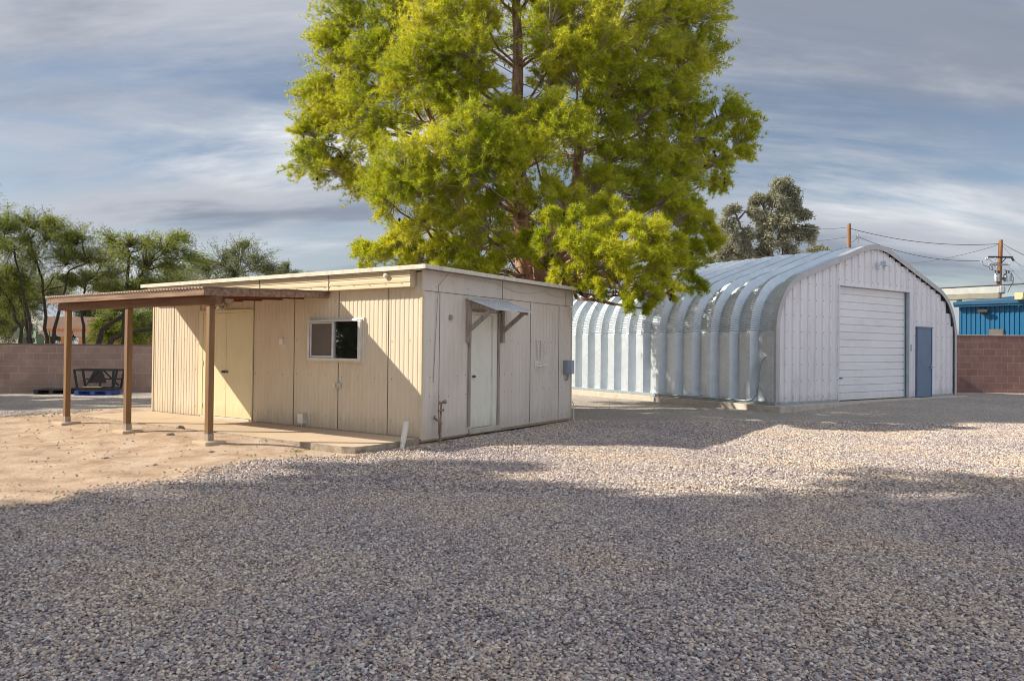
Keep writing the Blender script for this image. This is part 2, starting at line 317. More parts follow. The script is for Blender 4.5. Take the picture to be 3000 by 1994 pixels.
me = bpy.data.meshes.new('ground'); me.vertices.add(nx * ny); me.vertices.foreach_set('co', np.stack([GX, GY, GZ], -1).astype(np.float32).ravel())
me.loops.add(quads.size); me.loops.foreach_set('vertex_index', quads.astype(np.int32).ravel())
me.polygons.add(len(quads)); me.polygons.foreach_set('loop_start', np.arange(0, quads.size, 4, dtype=np.int32))
me.polygons.foreach_set('use_smooth', np.ones(len(quads), bool)); me.update(calc_edges=True)
SD = sdist(GX, GY)
at = me.attributes.new('dirt', 'FLOAT', 'POINT'); at.data.foreach_set('value', np.clip(.5 + SD * .55, 0, 1).astype(np.float32).ravel())
ground = bpy.data.objects.new('ground', me); COL.objects.link(ground); tag(ground, kind='structure')
GCOL = [(0, (.26, .23, .22)), (.25, (.42, .37, .335)), (.5, (.52, .455, .40)), (.75, (.60, .525, .45)), (1, (.72, .66, .58))]
def ground_mat():
    m, nt, bs, L = base_mat('gravel_and_dirt')
    tc = N(nt, 'ShaderNodeTexCoord'); P = tc.outputs['Object']
    vo = N(nt, 'ShaderNodeTexVoronoi', Scale=42, Randomness=1); L(P, vo.inputs['Vector'])
    sp = N(nt, 'ShaderNodeSeparateColor'); L(vo.outputs['Color'], sp.inputs[0])
    rp = ramp(nt, GCOL); L(sp.outputs[0], rp.inputs[0])
    sh = ramp(nt, [(0, 1.0), (.45, .95), (.85, .5)]); L(vo.outputs['Distance'], sh.inputs[0])
    bn = N(nt, 'ShaderNodeTexNoise', Scale=.5, Detail=5); L(P, bn.inputs[0]); br = ramp(nt, [(.3, (.86, .86, .87)), (.7, (1.1, 1.08, 1.05))]); L(bn.outputs[0], br.inputs[0])
    m1 = N(nt, 'ShaderNodeMix', _data_type='RGBA', _blend_type='MULTIPLY'); m1.inputs[0].default_value = 1; L(rp.outputs[0], m1.inputs[6]); L(br.outputs[0], m1.inputs[7])
    # dirt
    dn = N(nt, 'ShaderNodeTexNoise', Scale=2.2, Detail=9, Roughness=.62); L(P, dn.inputs[0])
    dr = ramp(nt, [(.32, (.34, .225, .145)), (.5, (.49, .36, .255)), (.68, (.60, .47, .355))]); L(dn.outputs[0], dr.inputs[0])
    gn = N(nt, 'ShaderNodeTexNoise', Scale=60, Detail=3, Roughness=.7); L(P, gn.inputs[0]); gr = ramp(nt, [(.34, .74), (.5, 1.0), (.66, 1.18)]); L(gn.outputs[0], gr.inputs[0])
    m2 = N(nt, 'ShaderNodeMix', _data_type='RGBA', _blend_type='MULTIPLY'); m2.inputs[0].default_value = 1; L(dr.outputs[0], m2.inputs[6]); L(gr.outputs[0], m2.inputs[7])
    atn = N(nt, 'ShaderNodeAttribute', _attribute_name='dirt')
    en = N(nt, 'ShaderNodeTexNoise', Scale=3.5, Detail=8, Roughness=.75); L(P, en.inputs[0])
    ad = N(nt, 'ShaderNodeMath', _operation='MULTIPLY_ADD'); L(en.outputs[0], ad.inputs[0]); ad.inputs[1].default_value = .9; L(atn.outputs['Fac'], ad.inputs[2])
    er = ramp(nt, [(.82, 0.0), (1.0, 1.0)]); L(ad.outputs[0], er.inputs[0])
    m3 = N(nt, 'ShaderNodeMix', _data_type='RGBA'); L(er.outputs[0], m3.inputs[0]); L(m1.outputs[2], m3.inputs[6]); L(m2.outputs[2], m3.inputs[7])
    L(m3.outputs[2], bs.inputs['Base Color']); bs.inputs['Roughness'].default_value = .95; bs.inputs['Specular IOR Level'].default_value = .2
    hm = N(nt, 'ShaderNodeMix', _data_type='FLOAT'); L(er.outputs[0], hm.inputs[0])
    iv = N(nt, 'ShaderNodeMath', _operation='MULTIPLY'); L(vo.outputs['Distance'], iv.inputs[0]); iv.inputs[1].default_value = -1.6
    L(iv.outputs[0], hm.inputs[2]); ga = N(nt, 'ShaderNodeMath', _operation='MULTIPLY_ADD'); L(gn.outputs[0], ga.inputs[0]); ga.inputs[1].default_value = .5; L(dn.outputs[0], ga.inputs[2]); L(ga.outputs[0], hm.inputs[3])
    bp = N(nt, 'ShaderNodeBump', Strength=1, Distance=.022); L(hm.outputs[0], bp.inputs['Height']); L(bp.outputs[0], bs.inputs['Normal'])
    return m
me.materials.append(ground_mat())

def pebble_mat():
    m, nt, bs, L = base_mat('river_pebble')
    oi = N(nt, 'ShaderNodeObjectInfo')
    rp = ramp(nt, [(0, (.13, .12, .14)), (.12, (.24, .21, .23)), (.26, (.38, .34, .34)), (.45, (.52, .47, .44)), (.56, (.36, .29, .28)), (.66, (.60, .54, .49)), (.78, (.66, .56, .43)), (.88, (.84, .80, .76)), (.96, (.28, .33, .36)), (1, (.46, .27, .17))])
    L(oi.outputs['Random'], rp.inputs[0])
    tc = N(nt, 'ShaderNodeTexCoord'); nz = N(nt, 'ShaderNodeTexNoise', Scale=2.5, Detail=4); L(tc.outputs['Object'], nz.inputs[0])
    r2 = ramp(nt, [(.3, .82), (.7, 1.15)]); L(nz.outputs[0], r2.inputs[0])
    mx = N(nt, 'ShaderNodeMix', _data_type='RGBA', _blend_type='MULTIPLY'); mx.inputs[0].default_value = 1; L(rp.outputs[0], mx.inputs[6]); L(r2.outputs[0], mx.inputs[7])
    ge = N(nt, 'ShaderNodeNewGeometry'); pn = N(nt, 'ShaderNodeTexNoise', Scale=.55, Detail=7, Roughness=.6); L(ge.outputs['Position'], pn.inputs[0])
    pr_ = ramp(nt, [(.36, (.88, .83, .85)), (.5, (1.04, .98, .93)), (.62, (1.14, 1.03, .88))]); L(pn.outputs[0], pr_.inputs[0])
    m2 = N(nt, 'ShaderNodeMix', _data_type='RGBA', _blend_type='MULTIPLY'); m2.inputs[0].default_value = 1; L(mx.outputs[2], m2.inputs[6]); L(pr_.outputs[0], m2.inputs[7])
    L(m2.outputs[2], bs.inputs['Base Color']); bs.inputs['Roughness'].default_value = .75; bs.inputs['Specular IOR Level'].default_value = .35
    return m
M['pebble'] = pebble_mat()
M['crumb'] = mat('dirt_crumb', (.50, .36, .25), (.62, .48, .36), scale=1.5, rough=1, lo=.4, hi=.6)
def pebble_tree(rad, sub, pm='pebble'):
    ng = bpy.data.node_groups.new('scatter_pebbles', 'GeometryNodeTree')
    ng.interface.new_socket('Geometry', in_out='INPUT', socket_type='NodeSocketGeometry'); ng.interface.new_socket('Geometry', in_out='OUTPUT', socket_type='NodeSocketGeometry')
    gi = ng.nodes.new('NodeGroupInput'); go = ng.nodes.new('NodeGroupOutput'); L = ng.links.new
    gti = ng.nodes.new('GeometryNodeGeometryToInstance')
    for k, sc in enumerate([(1.2, .85, .6), (1.0, .9, .55), (1.45, .8, .55), (.9, .8, .7), (1.15, 1.0, .45)]):
        ic = ng.nodes.new('GeometryNodeMeshIcoSphere'); ic.inputs['Radius'].default_value = 1; ic.inputs['Subdivisions'].default_value = sub
        sp = ng.nodes.new('GeometryNodeSetPosition'); nz = ng.nodes.new('ShaderNodeTexNoise'); nz.noise_dimensions = '4D'
        nz.inputs['Scale'].default_value = .9; nz.inputs['W'].default_value = k * 7.3; nz.inputs['Detail'].default_value = 1
        po = ng.nodes.new('GeometryNodeInputPosition'); L(po.outputs[0], nz.inputs['Vector'])
        sb = ng.nodes.new('ShaderNodeVectorMath'); sb.operation = 'SUBTRACT'; L(nz.outputs['Color'], sb.inputs[0]); sb.inputs[1].default_value = (.5, .5, .5)
        ml = ng.nodes.new('ShaderNodeVectorMath'); ml.operation = 'SCALE'; L(sb.outputs[0], ml.inputs[0]); ml.inputs['Scale'].default_value = 1.5
        L(ic.outputs['Mesh'], sp.inputs['Geometry']); L(ml.outputs[0], sp.inputs['Offset'])
        tr = ng.nodes.new('GeometryNodeTransform'); L(sp.outputs[0], tr.inputs['Geometry']); tr.inputs['Scale'].default_value = tuple(rad * s for s in sc)
        ss = ng.nodes.new('GeometryNodeSetShadeSmooth'); L(tr.outputs[0], ss.inputs[0])
        sm = ng.nodes.new('GeometryNodeSetMaterial'); L(ss.outputs[0], sm.inputs[0]); sm.inputs['Material'].default_value = M[pm]
        L(sm.outputs[0], gti.inputs[0])
    ip = ng.nodes.new('GeometryNodeInstanceOnPoints'); L(gi.outputs[0], ip.inputs['Points']); L(gti.outputs[0], ip.inputs['Instance'])
    ip.inputs['Pick Instance'].default_value = True
    ri = ng.nodes.new('FunctionNodeRandomValue'); ri.data_type = 'INT'; ri.inputs[4].default_value = 0; ri.inputs[5].default_value = 4
    L(ri.outputs[2], ip.inputs['Instance Index'])
    rr = ng.nodes.new('FunctionNodeRandomValue'); rr.data_type = 'FLOAT_VECTOR'; rr.inputs[0].default_value = (-.45, -.45, 0); rr.inputs[1].default_value = (.45, .45, 6.28)
    L(rr.outputs[0], ip.inputs['Rotation'])
    rs = ng.nodes.new('FunctionNodeRandomValue'); rs.data_type = 'FLOAT'; rs.inputs[2].default_value = .55; rs.inputs[3].default_value = 1.35; rs.inputs['Seed'].default_value = 5
    L(rs.outputs[1], ip.inputs['Scale']); L(ip.outputs[0], go.inputs[0])
    return ng
def scatter(name, x0, x1, y0, y1, dens, rad, sub, margin, lift=.006):
    n = int((x1 - x0) * (y1 - y0) * dens); X = RNG.uniform(x0, x1, n); Y = RNG.uniform(y0, y1, n)
    k = np.abs(X) < .72 * Y + margin; X, Y = X[k], Y[k]
    lx, ly = local(X, Y); k = ~((lx < .02) & (lx > -7.6) & (ly > -1.48) & (ly < 4.8))
    qx, qy = (X - Q0.x) * math.cos(QROT) + (Y - Q0.y) * math.sin(QROT), -(X - Q0.x) * math.sin(QROT) + (Y - Q0.y) * math.cos(QROT)
    k &= ~((qx > -.2) & (qy > -.25))
    X, Y = X[k], Y[k]
    s = sdist(X, Y) + .35 * wob(X, Y, 2.5, 9) + RNG.normal(0, .22, len(X))
    k = (s < .05) | (RNG.uniform(0, 1, len(X)) < .004); X, Y = X[k], Y[k]
    Z = gheight(X, Y) + lift + RNG.uniform(-.004, .008, len(X))
    me = bpy.data.meshes.new(name); me.vertices.add(len(X)); me.vertices.foreach_set('co', np.stack([X, Y, Z], -1).astype(np.float32).ravel()); me.update()
    o = bpy.data.objects.new(name, me); COL.objects.link(o); md = o.modifiers.new('pebbles', 'NODES'); md.node_group = pebble_tree(rad, sub)
    tag(o, 'loose grey and tan river pebbles covering the yard', 'gravel', kind='stuff'); return o
def crumbs():
    X = RNG.uniform(-12, .5, 60000); Y = RNG.uniform(5.8, 14.5, 60000); k = (np.abs(X) < .72 * Y + .8) & (sdist(X, Y) > -.5); X, Y = X[k], Y[k]
    lx, ly = local(X, Y); k = ~((lx < .02) & (lx > -7.5) & (ly > -1.5)) & (wob(X, Y, 1.1, 31) * .35 + RNG.normal(0, .8, len(X)) > .35); X, Y = X[k], Y[k]
    me = bpy.data.meshes.new('dirt_clods'); me.vertices.add(len(X)); me.vertices.foreach_set('co', np.stack([X, Y, gheight(X, Y) + .001], -1).astype(np.float32).ravel()); me.update()
    o = bpy.data.objects.new('dirt_clods', me); COL.objects.link(o); md = o.modifiers.new('clods', 'NODES'); md.node_group = pebble_tree(.0065, 1, 'crumb')
    tag(o, 'small crumbs and clods of tan dirt in front of the porch', 'dirt clods', kind='stuff')
crumbs()
g1 = scatter('gravel', -6, 6, 2.3, 7.5, 6800, .0094, 2, 0.8)
g2 = scatter('gravel', -12, 12, 7.5, 15.5, 2300, .0130, 1, 0.8)
g1['label'] = 'loose river pebbles in the shaded foreground of the yard'; g2['label'] = 'sunlit pebbles further back around the porch and hut'

# small weeds
def weeds(px, py, n, size):
    p = W(px, py, 10); d = p - Vector((0, 0, H)); t = (0.03 - H) / d.z; p = Vector((0, 0, H)) + d * t
    p.z = float(gheight(np.array([p.x]), np.array([p.y]))[0])
    V = []
    for i in range(max(2, int(n * .6))):
        a = random.uniform(0, 6.28); r = random.uniform(0, size * 1.2); c = p + Vector((math.cos(a) * r, math.sin(a) * r, 0))
        for j in range(7):
            b = random.uniform(0, 6.28); q = Vector((math.cos(b), math.sin(b), random.uniform(.4, 1.2))) * random.uniform(.018, .035); s = Vector((-math.sin(b), math.cos(b), 0)) * .006
            V += [c, c + q * .6 + s, c + q, c + q * .6 - s]
    return V
WV = []
for a in ((1135, 1305, 10, .12), (868, 1318, 14, .12), (925, 1311, 12, .15), (1160, 1352, 6, .06), (735, 1330, 5, .1), (780, 1302, 6, .12), (860, 1440, 6, .08), (120, 1228, 14, .3), (105, 1225, 14, .3), (160, 1226, 12, .3), (328, 1488, 4, .05), (75, 1555, 6, .08), (1690, 1246, 8, .2), (1720, 1252, 8, .2), (1640, 1262, 4, .1), (1030, 1378, 5, .06), (1500, 1284, 4, .08)):
    WV += weeds(*a)
o = np_mesh('weeds', np.array([tuple(v) for v in WV]), 4, [M['weed']]); tag(o, 'tiny green weeds sprouting from the dirt and gravel', 'weeds', kind='stuff')
# clods and stones on the dirt
def stone(name, px, py, r, m, label, grp):
    p = W(px, py, 10); d = p - Vector((0, 0, H)); t = (0.04 - H) / d.z; p = Vector((0, 0, H)) + d * t
    z = float(gheight(np.array([p.x]), np.array([p.y]))[0])
    import bmesh
    bm = bmesh.new(); bmesh.ops.create_icosphere(bm, subdivisions=2, radius=r)
    for v in bm.verts:
        v.co *= random.uniform(.85, 1.12); v.co.z *= .5
    me = bpy.data.meshes.new(name); bm.to_mesh(me); bm.free(); me.materials.append(m)
    o = bpy.data.objects.new(name, me); COL.objects.link(o); o.location = (p.x, p.y, z + r * .2); tag(o, label, 'stone', grp)
SG = 'loose stones on the dirt'
for a, l in (((498, 1283, .06), 'flat brown stone on the dirt between the left porch post and right porch post'), ((526, 1263, .07), 'brown clod beside the patio edge behind the right post'), ((310, 1335, .035), 'small dark stone on open dirt in front of the left posts'), ((455, 1352, .03), 'small stone on the lower dirt slope near the gravel'), ((618, 1322, .035), 'small stone just below the right post block')):
    stone('stone', *a, M['old_concrete'], l, SG)

# ---------------------------------------------------------------- hut
hut = tag(empty('utility_hut', P0, HROT), 'flat-roofed cream metal hut with porch, double doors and sliding window', 'hut')
HW, HD, ZB = 7.5, 4.75, .1     # length, depth, wall base
def strip(mb, prof, z0, z1, fn, mi=0):
    vs = []; fs = []
    for i, (s, o) in enumerate(prof):
        vs += [fn(s, o, z0), fn(s, o, z1 if not callable(z1) else z1(s))]
        if i: fs.append((2 * i - 2, 2 * i, 2 * i + 1, 2 * i - 1))
    mb.add(vs, fs, mi)
def ribs(s0, s1, pitch=.095, d=.009, seams=()):
    p = []; s = s0
    while s < s1 - 1e-6:
        e = min(s + pitch, s1); w = e - s
        p += [(s, 0), (s + w * .55, 0), (s + w * .68, -d), (s + w * .87, -d)]
        s = e
    p.append((s1, 0)); return p
FR = lambda s, o, z: (-s, -o, z)       # front wall: s = distance left of the near corner
SI = lambda s, o, z: (o, s, z)         # side wall: s = distance away from the near corner
mb = MB()
pr = ribs(0, HW, .095, .006); strip(mb, pr, ZB, 2.68, FR)
for s in (.71, 1.85, 2.98, 4.12, 5.8, 6.73):     # sheet joints
    mb.box(-s - .005, -s + .005, -.006, .0, ZB + .01, 2.45, 1)
for s in np.arange(.25, 7.4, .38):                # screws
    for z in (.3, 1.0, 1.6):
        if 4.1 < s < 5.75: continue
        zj = z + random.uniform(-.02, .02); mb.box(-s - .006, -s + .006, -.005, .002, zj - .006, zj + .006, 1)
mb.build('front_wall', [M['siding'], M['bolt']], hut)
mb = MB()
for a, b, z0, z1 in ((0, 1.2, ZB - .04, 2.39), (1.2, 2.1, 2.14, 2.39), (2.1, HD, ZB - .03, 2.39)):
    strip(mb, ribs(a, b, .12, .005), z0, z1, SI)
for s in (.42, 3.14, 4.22): mb.box(.0, .004, s - .004, s + .004, ZB, 2.38, 1)
for s in np.arange(.2, 4.7, .23):
    for z in (.16, .72, 1.05, 1.62):
        if 1.15 < s < 2.15 or random.random() < .3: continue
        zj = z + random.uniform(-.02, .02); mb.box(0, .005, s - .006, s + .006, zj - .006, zj + .006, 1)
mb.box(.0, .022, -.016, HD + .01, 2.395, 2.70, 0)
for s in (2.15, 4.45): mb.box(.022, .027, s - .004, s + .004, 2.395, 2.7, 1)
for s in np.arange(.3, 4.7, .42): zj = 2.45 + random.uniform(0, .12); mb.box(.022, .026, s - .006, s + .006, zj, zj + .012, 1)
mb.build('side_wall', [M['siding_side'], M['bolt']], hut)
mb = MB(); mb.box(-HW, -.03, HD - .03, HD, 0, 2.68); mb.box(-HW - .001, -HW + .03, .0, HD - .031, 0, 2.68); mb.build('back_wall', M['siding_side'], hut)
for bx_ in ((-.035, .009, -.013, .03, ZB - .02, 2.45), (-HW - .005, -HW + .04, -.013, .03, ZB, 2.45), (-.03, .009, HD - .02, HD + .012, ZB, 2.38)): MB().box(*bx_).build('corner_trim', M['fascia'], hut)
mb = MB(); mb.box(-HW, -.05, .02, HD - .04, .02, .09); mb.build('floor_slab', M['concrete'], hut)
# fascia band above the porch wall, ribbed lengthways
fp = [(2.445, .15), (2.475, .15), (2.485, .142), (2.51, .142), (2.52, .15), (2.565, .15), (2.575, .142), (2.60, .142), (2.61, .15), (2.655, .15), (2.665, .142), (2.69, .142), (2.70, .15)]
mb = MB(); vs = []; fs = []
for i, (z, o) in enumerate(fp):
    vs += [(-HW, -o, z), (-.13, -o, z)]
    if i: fs.append((2 * i - 2, 2 * i - 1, 2 * i + 1, 2 * i))
mb.add(vs, fs); mb.box(-HW, -.13, -.141, -.016, 2.445, 2.70)
for s in (1.95, 3.78, 5.6): mb.box(-s - .006, -s + .006, -.154, -.15, 2.445, 2.7, 1)
for s in np.arange(.3, 7.4, .35): mb.box(-s - .007, -s + .007, -.155, -.15, 2.495, 2.507, 1)
mb.build('fascia', [M['fascia'], M['bolt']], hut)
mb = MB(); mb.box(-HW - .1, .02, -.10, HD + .05, 2.70, 2.715); mb.build('soffit', M['siding_side'], hut)
mb = MB(); mb.box(-HW - .13, .20, -.19, HD + .30, 2.716, 2.755)
mb.build('roof', M['rolled_roof'], hut)
mb = MB(); mb.box(-HW - .14, .215, -.215, -.191, 2.70, 2.768); mb.box(-HW - .13, .19, -.190, -.13, 2.756, 2.764)
mb.box(.201, .235, -.215, HD + .32, 2.705, 2.768); mb.box(.14, .20, -.18, HD + .3, 2.757, 2.765)
for s in np.arange(.05, 5, .9): mb.box(.19, .239, s, s + .05, 2.75, 2.770)
mb.build('drip_edge', M['roof_edge'], hut)
# double door
mb = MB(); mb.box(-5.80, -5.68, -.03, 0.01, .12, 2.19); mb.box(-4.165, -4.12, -.03, .01, .12, 2.19); mb.box(-5.68, -4.165, -.03, .01, 2.135, 2.19)
df = mb.build('door_frame', M['door_cream'], hut, .004)
for x0, x1 in ((-5.675, -4.925), (-4.918, -4.17)):
    d = MB().box(x0, x1, -.022, .005, .135, 2.13).build('door', M['door_cream'], hut, .003)
    for z_ in (.32, 1.15, 1.98):
        xh = x0 if x0 < -5 else x1
        MB().box(xh - .012, xh + .012, -.034, -.023, z_ - .045, z_ + .045).build('hinge', M['alu'], d)
    xk = -4.96 if x0 < -5 else -4.875
    if x0 < -5: MB().tube([(xk, -.022, 1.0), (xk, -.03, 1.0)], .03, 12).tube([(xk, -.03, 1.0), (xk, -.055, 1.0), (xk, -.06, 1.0), (xk, -.09, 1.0)], [.012, .012, .026, .024], 12).build('knob', M['knob'], d)
    else: MB().tube([(xk, -.022, 1.0), (xk, -.04, 1.0)], .022, 12).build('lock_plate', M['knob'], d)
MB().box(-5.68, -4.165, -.06, -.023, .10, .13).build('threshold', M['alu'], hut)
# sliding window, a shallow box on the wall
win = MB()
win.box(-2.56, -1.27, -.075, .0, 1.93, 1.96).box(-2.56, -1.27, -.075, 0, 1.27, 1.31).box(-2.56, -2.51, -.075, 0, 1.31, 1.93).box(-1.33, -1.27, -.075, 0, 1.31, 1.93).box(-1.945, -1.905, -.072, -.03, 1.31, 1.93)
win.box(-2.50, -1.34, -.082, -.075, 1.925, 1.955, 0)
win = win.build('window', M['alu'], hut, .003)
MB().box(-2.59, -1.24, -.02, -.001, 1.24, 1.269).box(-2.59, -1.24, -.02, -.001, 1.961, 1.99).box(-2.59, -2.561, -.02, -.001, 1.27, 1.96).box(-1.269, -1.24, -.02, -.001, 1.27, 1.96).build('casing', M['roof_edge'], win)
MB().box(-2.51, -1.945, -.042, -.034, 1.31, 1.93).build('insect_screen', M['screen'], win)
MB().box(-2.50, -2.47, -.06, -.043, 1.32, 1.92).box(-1.96, -1.946, -.06, -.043, 1.32, 1.92).box(-2.47, -1.96, -.06, -.043, 1.895, 1.92).box(-2.47, -1.96, -.06, -.043, 1.32, 1.345).build('sash', M['alu'], win)
MB().box(-1.905, -1.33, -.04, -.032, 1.31, 1.93).build('pane', M['glass'], win)
# side door, recessed in a weathered frame
MB().box(-.07, -.03, 1.28, 1.905, .145, 2.075).build('door', M['door_white'], hut, .003)
sd = hut.children[-1]
for z_ in (.35, 1.1, 1.9): MB().box(-.032, -.022, 1.895, 1.912, z_ - .05, z_ + .05).build('hinge', M['alu'], sd)
MB().tube([(-.03, 1.345, 1.02), (.0, 1.345, 1.02), (.005, 1.345, 1.02), (.035, 1.345, 1.02)], [.012, .012, .026, .022], 12).build('knob', M['knob'], sd)
MB().box(-.08, .005, 1.905, 2.03, .14, 2.12).box(-.08, .005, 1.21, 1.278, .14, 2.12).box(-.08, .004, 1.278, 1.905, 2.078, 2.12).build('door_frame', M['door_white'], hut)
MB().box(.006, .035, 1.175, 1.225, .18, 2.13).box(.006, .035, 2.03, 2.085, .12, 2.13).box(.006, .034, 1.225, 2.03, 2.122, 2.165).build('casing', M['wood_grey'], hut, .003)
MB().box(-.08, .05, 1.2, 2.1, .05, .138).build('threshold', M['footing'], hut, .01)
aw = MB()
aw.add([(.03, 1.07, 2.33), (.03, 2.29, 2.33), (.62, 2.29, 2.13), (.62, 1.07, 2.13), (.03, 1.07, 2.345), (.03, 2.29, 2.345), (.62, 2.29, 2.145), (.62, 1.07, 2.145)], [(0, 3, 2, 1), (4, 5, 6, 7), (0, 1, 5, 4), (1, 2, 6, 5), (2, 3, 7, 6), (3, 0, 4, 7)])
for k in range(7): y = 1.07 + .19 * k; aw.bar((.04, y + .03, 2.349), (.61, y + .03, 2.149), .02, .012)
aw = aw.build('awning', mat('pale_awning_tin', (.66, .68, .70), (.55, .57, .59), scale=4, rough=.5, metal=.2, dirt=(.4, .36, .3), damt=.4), hut)
for y in (1.14, 2.13):
    MB().box(.006, .075, y - .035, y + .035, 1.60, 2.30).bar((.05, y, 1.80), (.50, y, 2.13), .045, .07).bar((.03, y, 2.285), (.58, y, 2.105), .04, .045).build('bracket', M['wood_grey'], aw)
# fittings on the porch wall
fl = MB().tube([(-5.01, -.01, 2.27), (-5.01, -.06, 2.27)], .05, 12)
for dx, tz in ((-.09, -.25), (.07, -.1)):
    fl.tube([(-5.01 + dx * .3, -.05, 2.25), (-5.01 + dx, -.10, 2.22), (-5.01 + dx * 1.1, -.17, 2.20), (-5.01 + dx * 1.15, -.20, 2.19)], [.02, .035, .062, .06], 14)
fl = fl.build('porch_light', M['white_plastic'], hut)
MB().tube([(-5.01 + .0805, -.2005, 2.19), (-5.01 + .0805, -.205, 2.19)], .052, 14).build('lamp_lens', M['lens'], fl)
MB().box(-3.34, -3.26, -.05, .0, 1.53, 1.64).box(-3.325, -3.275, -.058, -.05, 1.545, 1.625).build('outlet_box', M['white_plastic'], hut, .004)
MB().box(-1.88, -1.77, -.055, 0, .81, .89).box(-1.875, -1.83, -.10, -.056, .815, .88).box(-1.79, -1.775, -.09, -.055, .82, .885).build('outlet_box', M['alu'], hut, .004)
MB().box(-2.755, -2.62, -.10, 0, .16, .33).tube([(-2.69, -.06, .15), (-2.69, -.06, .12), (-2.67, -.08, .105)], .012, 8).build('vent_hood', M['alu'], hut, .025)
MB().tube([(-.62, -.142, 2.63), (-.62, -.185, 2.63)], .045, 14).tube([(-.62, -.185, 2.63), (-.62, -.2, 2.63)], [.038, .02], 14).build('vent_cap', M['siding'], hut)
# fittings on the side wall
MB().tube([(.005, .69, 2.0), (.03, .69, 2.0)], .042, 14).build('vent_hood', M['wood_grey'], hut)
MB().tube([(.24, .36, 2.69), (.03, .36, 2.5), (.025, .33, 2.2), (.012, .30, 1.5), (.012, .27, .95)], .005, 5).build('wall_cable', M['wood_grey'], hut)
pts = [(.05, .5 + 4.3 * t, 2.66 - (.16 * math.sin(math.pi * t * 2) if t > .5 else .04 * t) * (-1 if t > .5 else 1) * (1 if t <= .5 else .6)) for t in np.linspace(0, 1, 24)]
MB().tube([(.05, .5 + 4.1 * t, 2.67 - .05 * t - .10 * max(0, math.sin(math.pi * (t - .35) / .4)) * (.35 < t < .75) - .08 * max(0, math.sin(math.pi * (t - .75) / .25)) * (t >= .75)) for t in np.linspace(0, 1, 30)], .005, 5).build('wall_cable', M['siding_side'], hut)
rk = MB().box(.005, .02, 3.30, 3.40, 1.13, 1.27).bar((.03, 3.33, 1.17), (.06, 3.66, 1.2), .02, .03).bar((.03, 3.33, 1.23), (.05, 3.64, 1.235), .012, .012)
rk.tube([(.03, 3.42, 1.2), (.05, 3.33, 1.66), (.05, 3.43, 1.67), (.03, 3.49, 1.22)], .011, 6).tube([(.05, 3.55, 1.23), (.10, 3.56, 1.64), (.10, 3.62, 1.64), (.05, 3.63, 1.24)], .005, 6).tube([(.08, 3.3, 1.5), (.1, 3.66, 1.5)], .004, 5).tube([(.08, 3.5, 1.58), (.1, 3.66, 1.58)], .004, 5)
rk.build('wall_rack', M['white_plastic'], hut)
mt = MB().box(.005, .11, 4.40, 4.68, .99, 1.27).tube([(.055, 4.52, .99), (.055, 4.52, .93), (.055, 4.50, .88), (.02, 4.48, .87)], .018, 8).build('electric_box', M['grey_box'], hut, .006)
MB().box(.111, .118, 4.55, 4.67, 1.0, 1.26, 0).build('cover', mat('box_label', (.42, .5, .58), (.36, .42, .5), scale=8), mt)
MB().box(.003, .03, 4.62, 4.69, 2.17, 2.33).build('outlet_box', M['siding_side'], hut, .004)
MB().tube([(.03, HD - .02, .42), (.05, HD + .02, .36), (.06, HD + .03, .0)], .012, 8).build('conduit', M['white_plastic'], hut)
# gas riser
gz0 = 0
MB().tube([(.14, .30, -.02), (.14, .30, .30)], .020, 8).tube([(.14, .30, .30), (.14, .30, .33)], .033, 8).tube([(.14, .30, .33), (.06, .24, .40), (.07, .26, .43)], .020, 8).tube([(.13, .31, .33), (.14, .31, .50)], .016, 8).tube([(.14, .25, .515), (.14, .37, .52)], .022, 8).tube([(.14, .31, .52), (.12, .34, .62)], .013, 8).tube([(.12, .28, .64), (.14, .31, .64), (.16, .40, .65)], [.032, .014, .034], 10).build('gas_riser', M['rust'], hut)

# porch
PZ = 2.27
porch = hut
def zr(y): return 2.40 + .10 * (y / 2.36)       # roof underside height, y negative outwards
rp = MB(); rp.box(-6.84, -2.08, -2.375, -2.335, 2.225, 2.325); rp.build('rim_board', M['wood_x'], hut, .004)
MB().add([(-2.08, -2.334, 2.22), (-2.08, -.02, 2.33), (-2.12, -.02, 2.33), (-2.12, -2.334, 2.22), (-2.08, -2.334, 2.325), (-2.08, -.02, 2.425), (-2.12, -.02, 2.425), (-2.12, -2.334, 2.325)], [(0, 1, 2, 3), (7, 6, 5, 4), (0, 4, 5, 1), (1, 5, 6, 2), (2, 6, 7, 3), (3, 7, 4, 0)]).build('rim_board', M['wood_x'], hut, .004)
for k in range(9):
    x = -6.78 + k * .575
    MB().add([(x, -2.333, 2.235), (x, -.02, 2.33), (x + .04, -.02, 2.33), (x + .04, -2.333, 2.235), (x, -2.333, 2.322), (x, -.02, 2.422), (x + .04, -.02, 2.422), (x + .04, -2.333, 2.322)], [(3, 2, 1, 0), (4, 5, 6, 7), (1, 5, 4, 0), (2, 6, 5, 1), (3, 7, 6, 2), (0, 4, 7, 3)]).build('rafter', M['wood_red'], hut)
MB().box(-6.70, -1.98, -2.25, -2.15, 2.10, 2.222).build('porch_beam', mat('brown_beam', (.21, .10, .045), (.12, .055, .025), scale=3, rough=.7, stretch=(.5, 6, 6), bump=.2, bscale=30), hut, .005)
MB().box(-2.2, -2.12, -2.0, -1.85, 2.14, 2.2).build('beam_end', M['wood_x'], hut, .005)
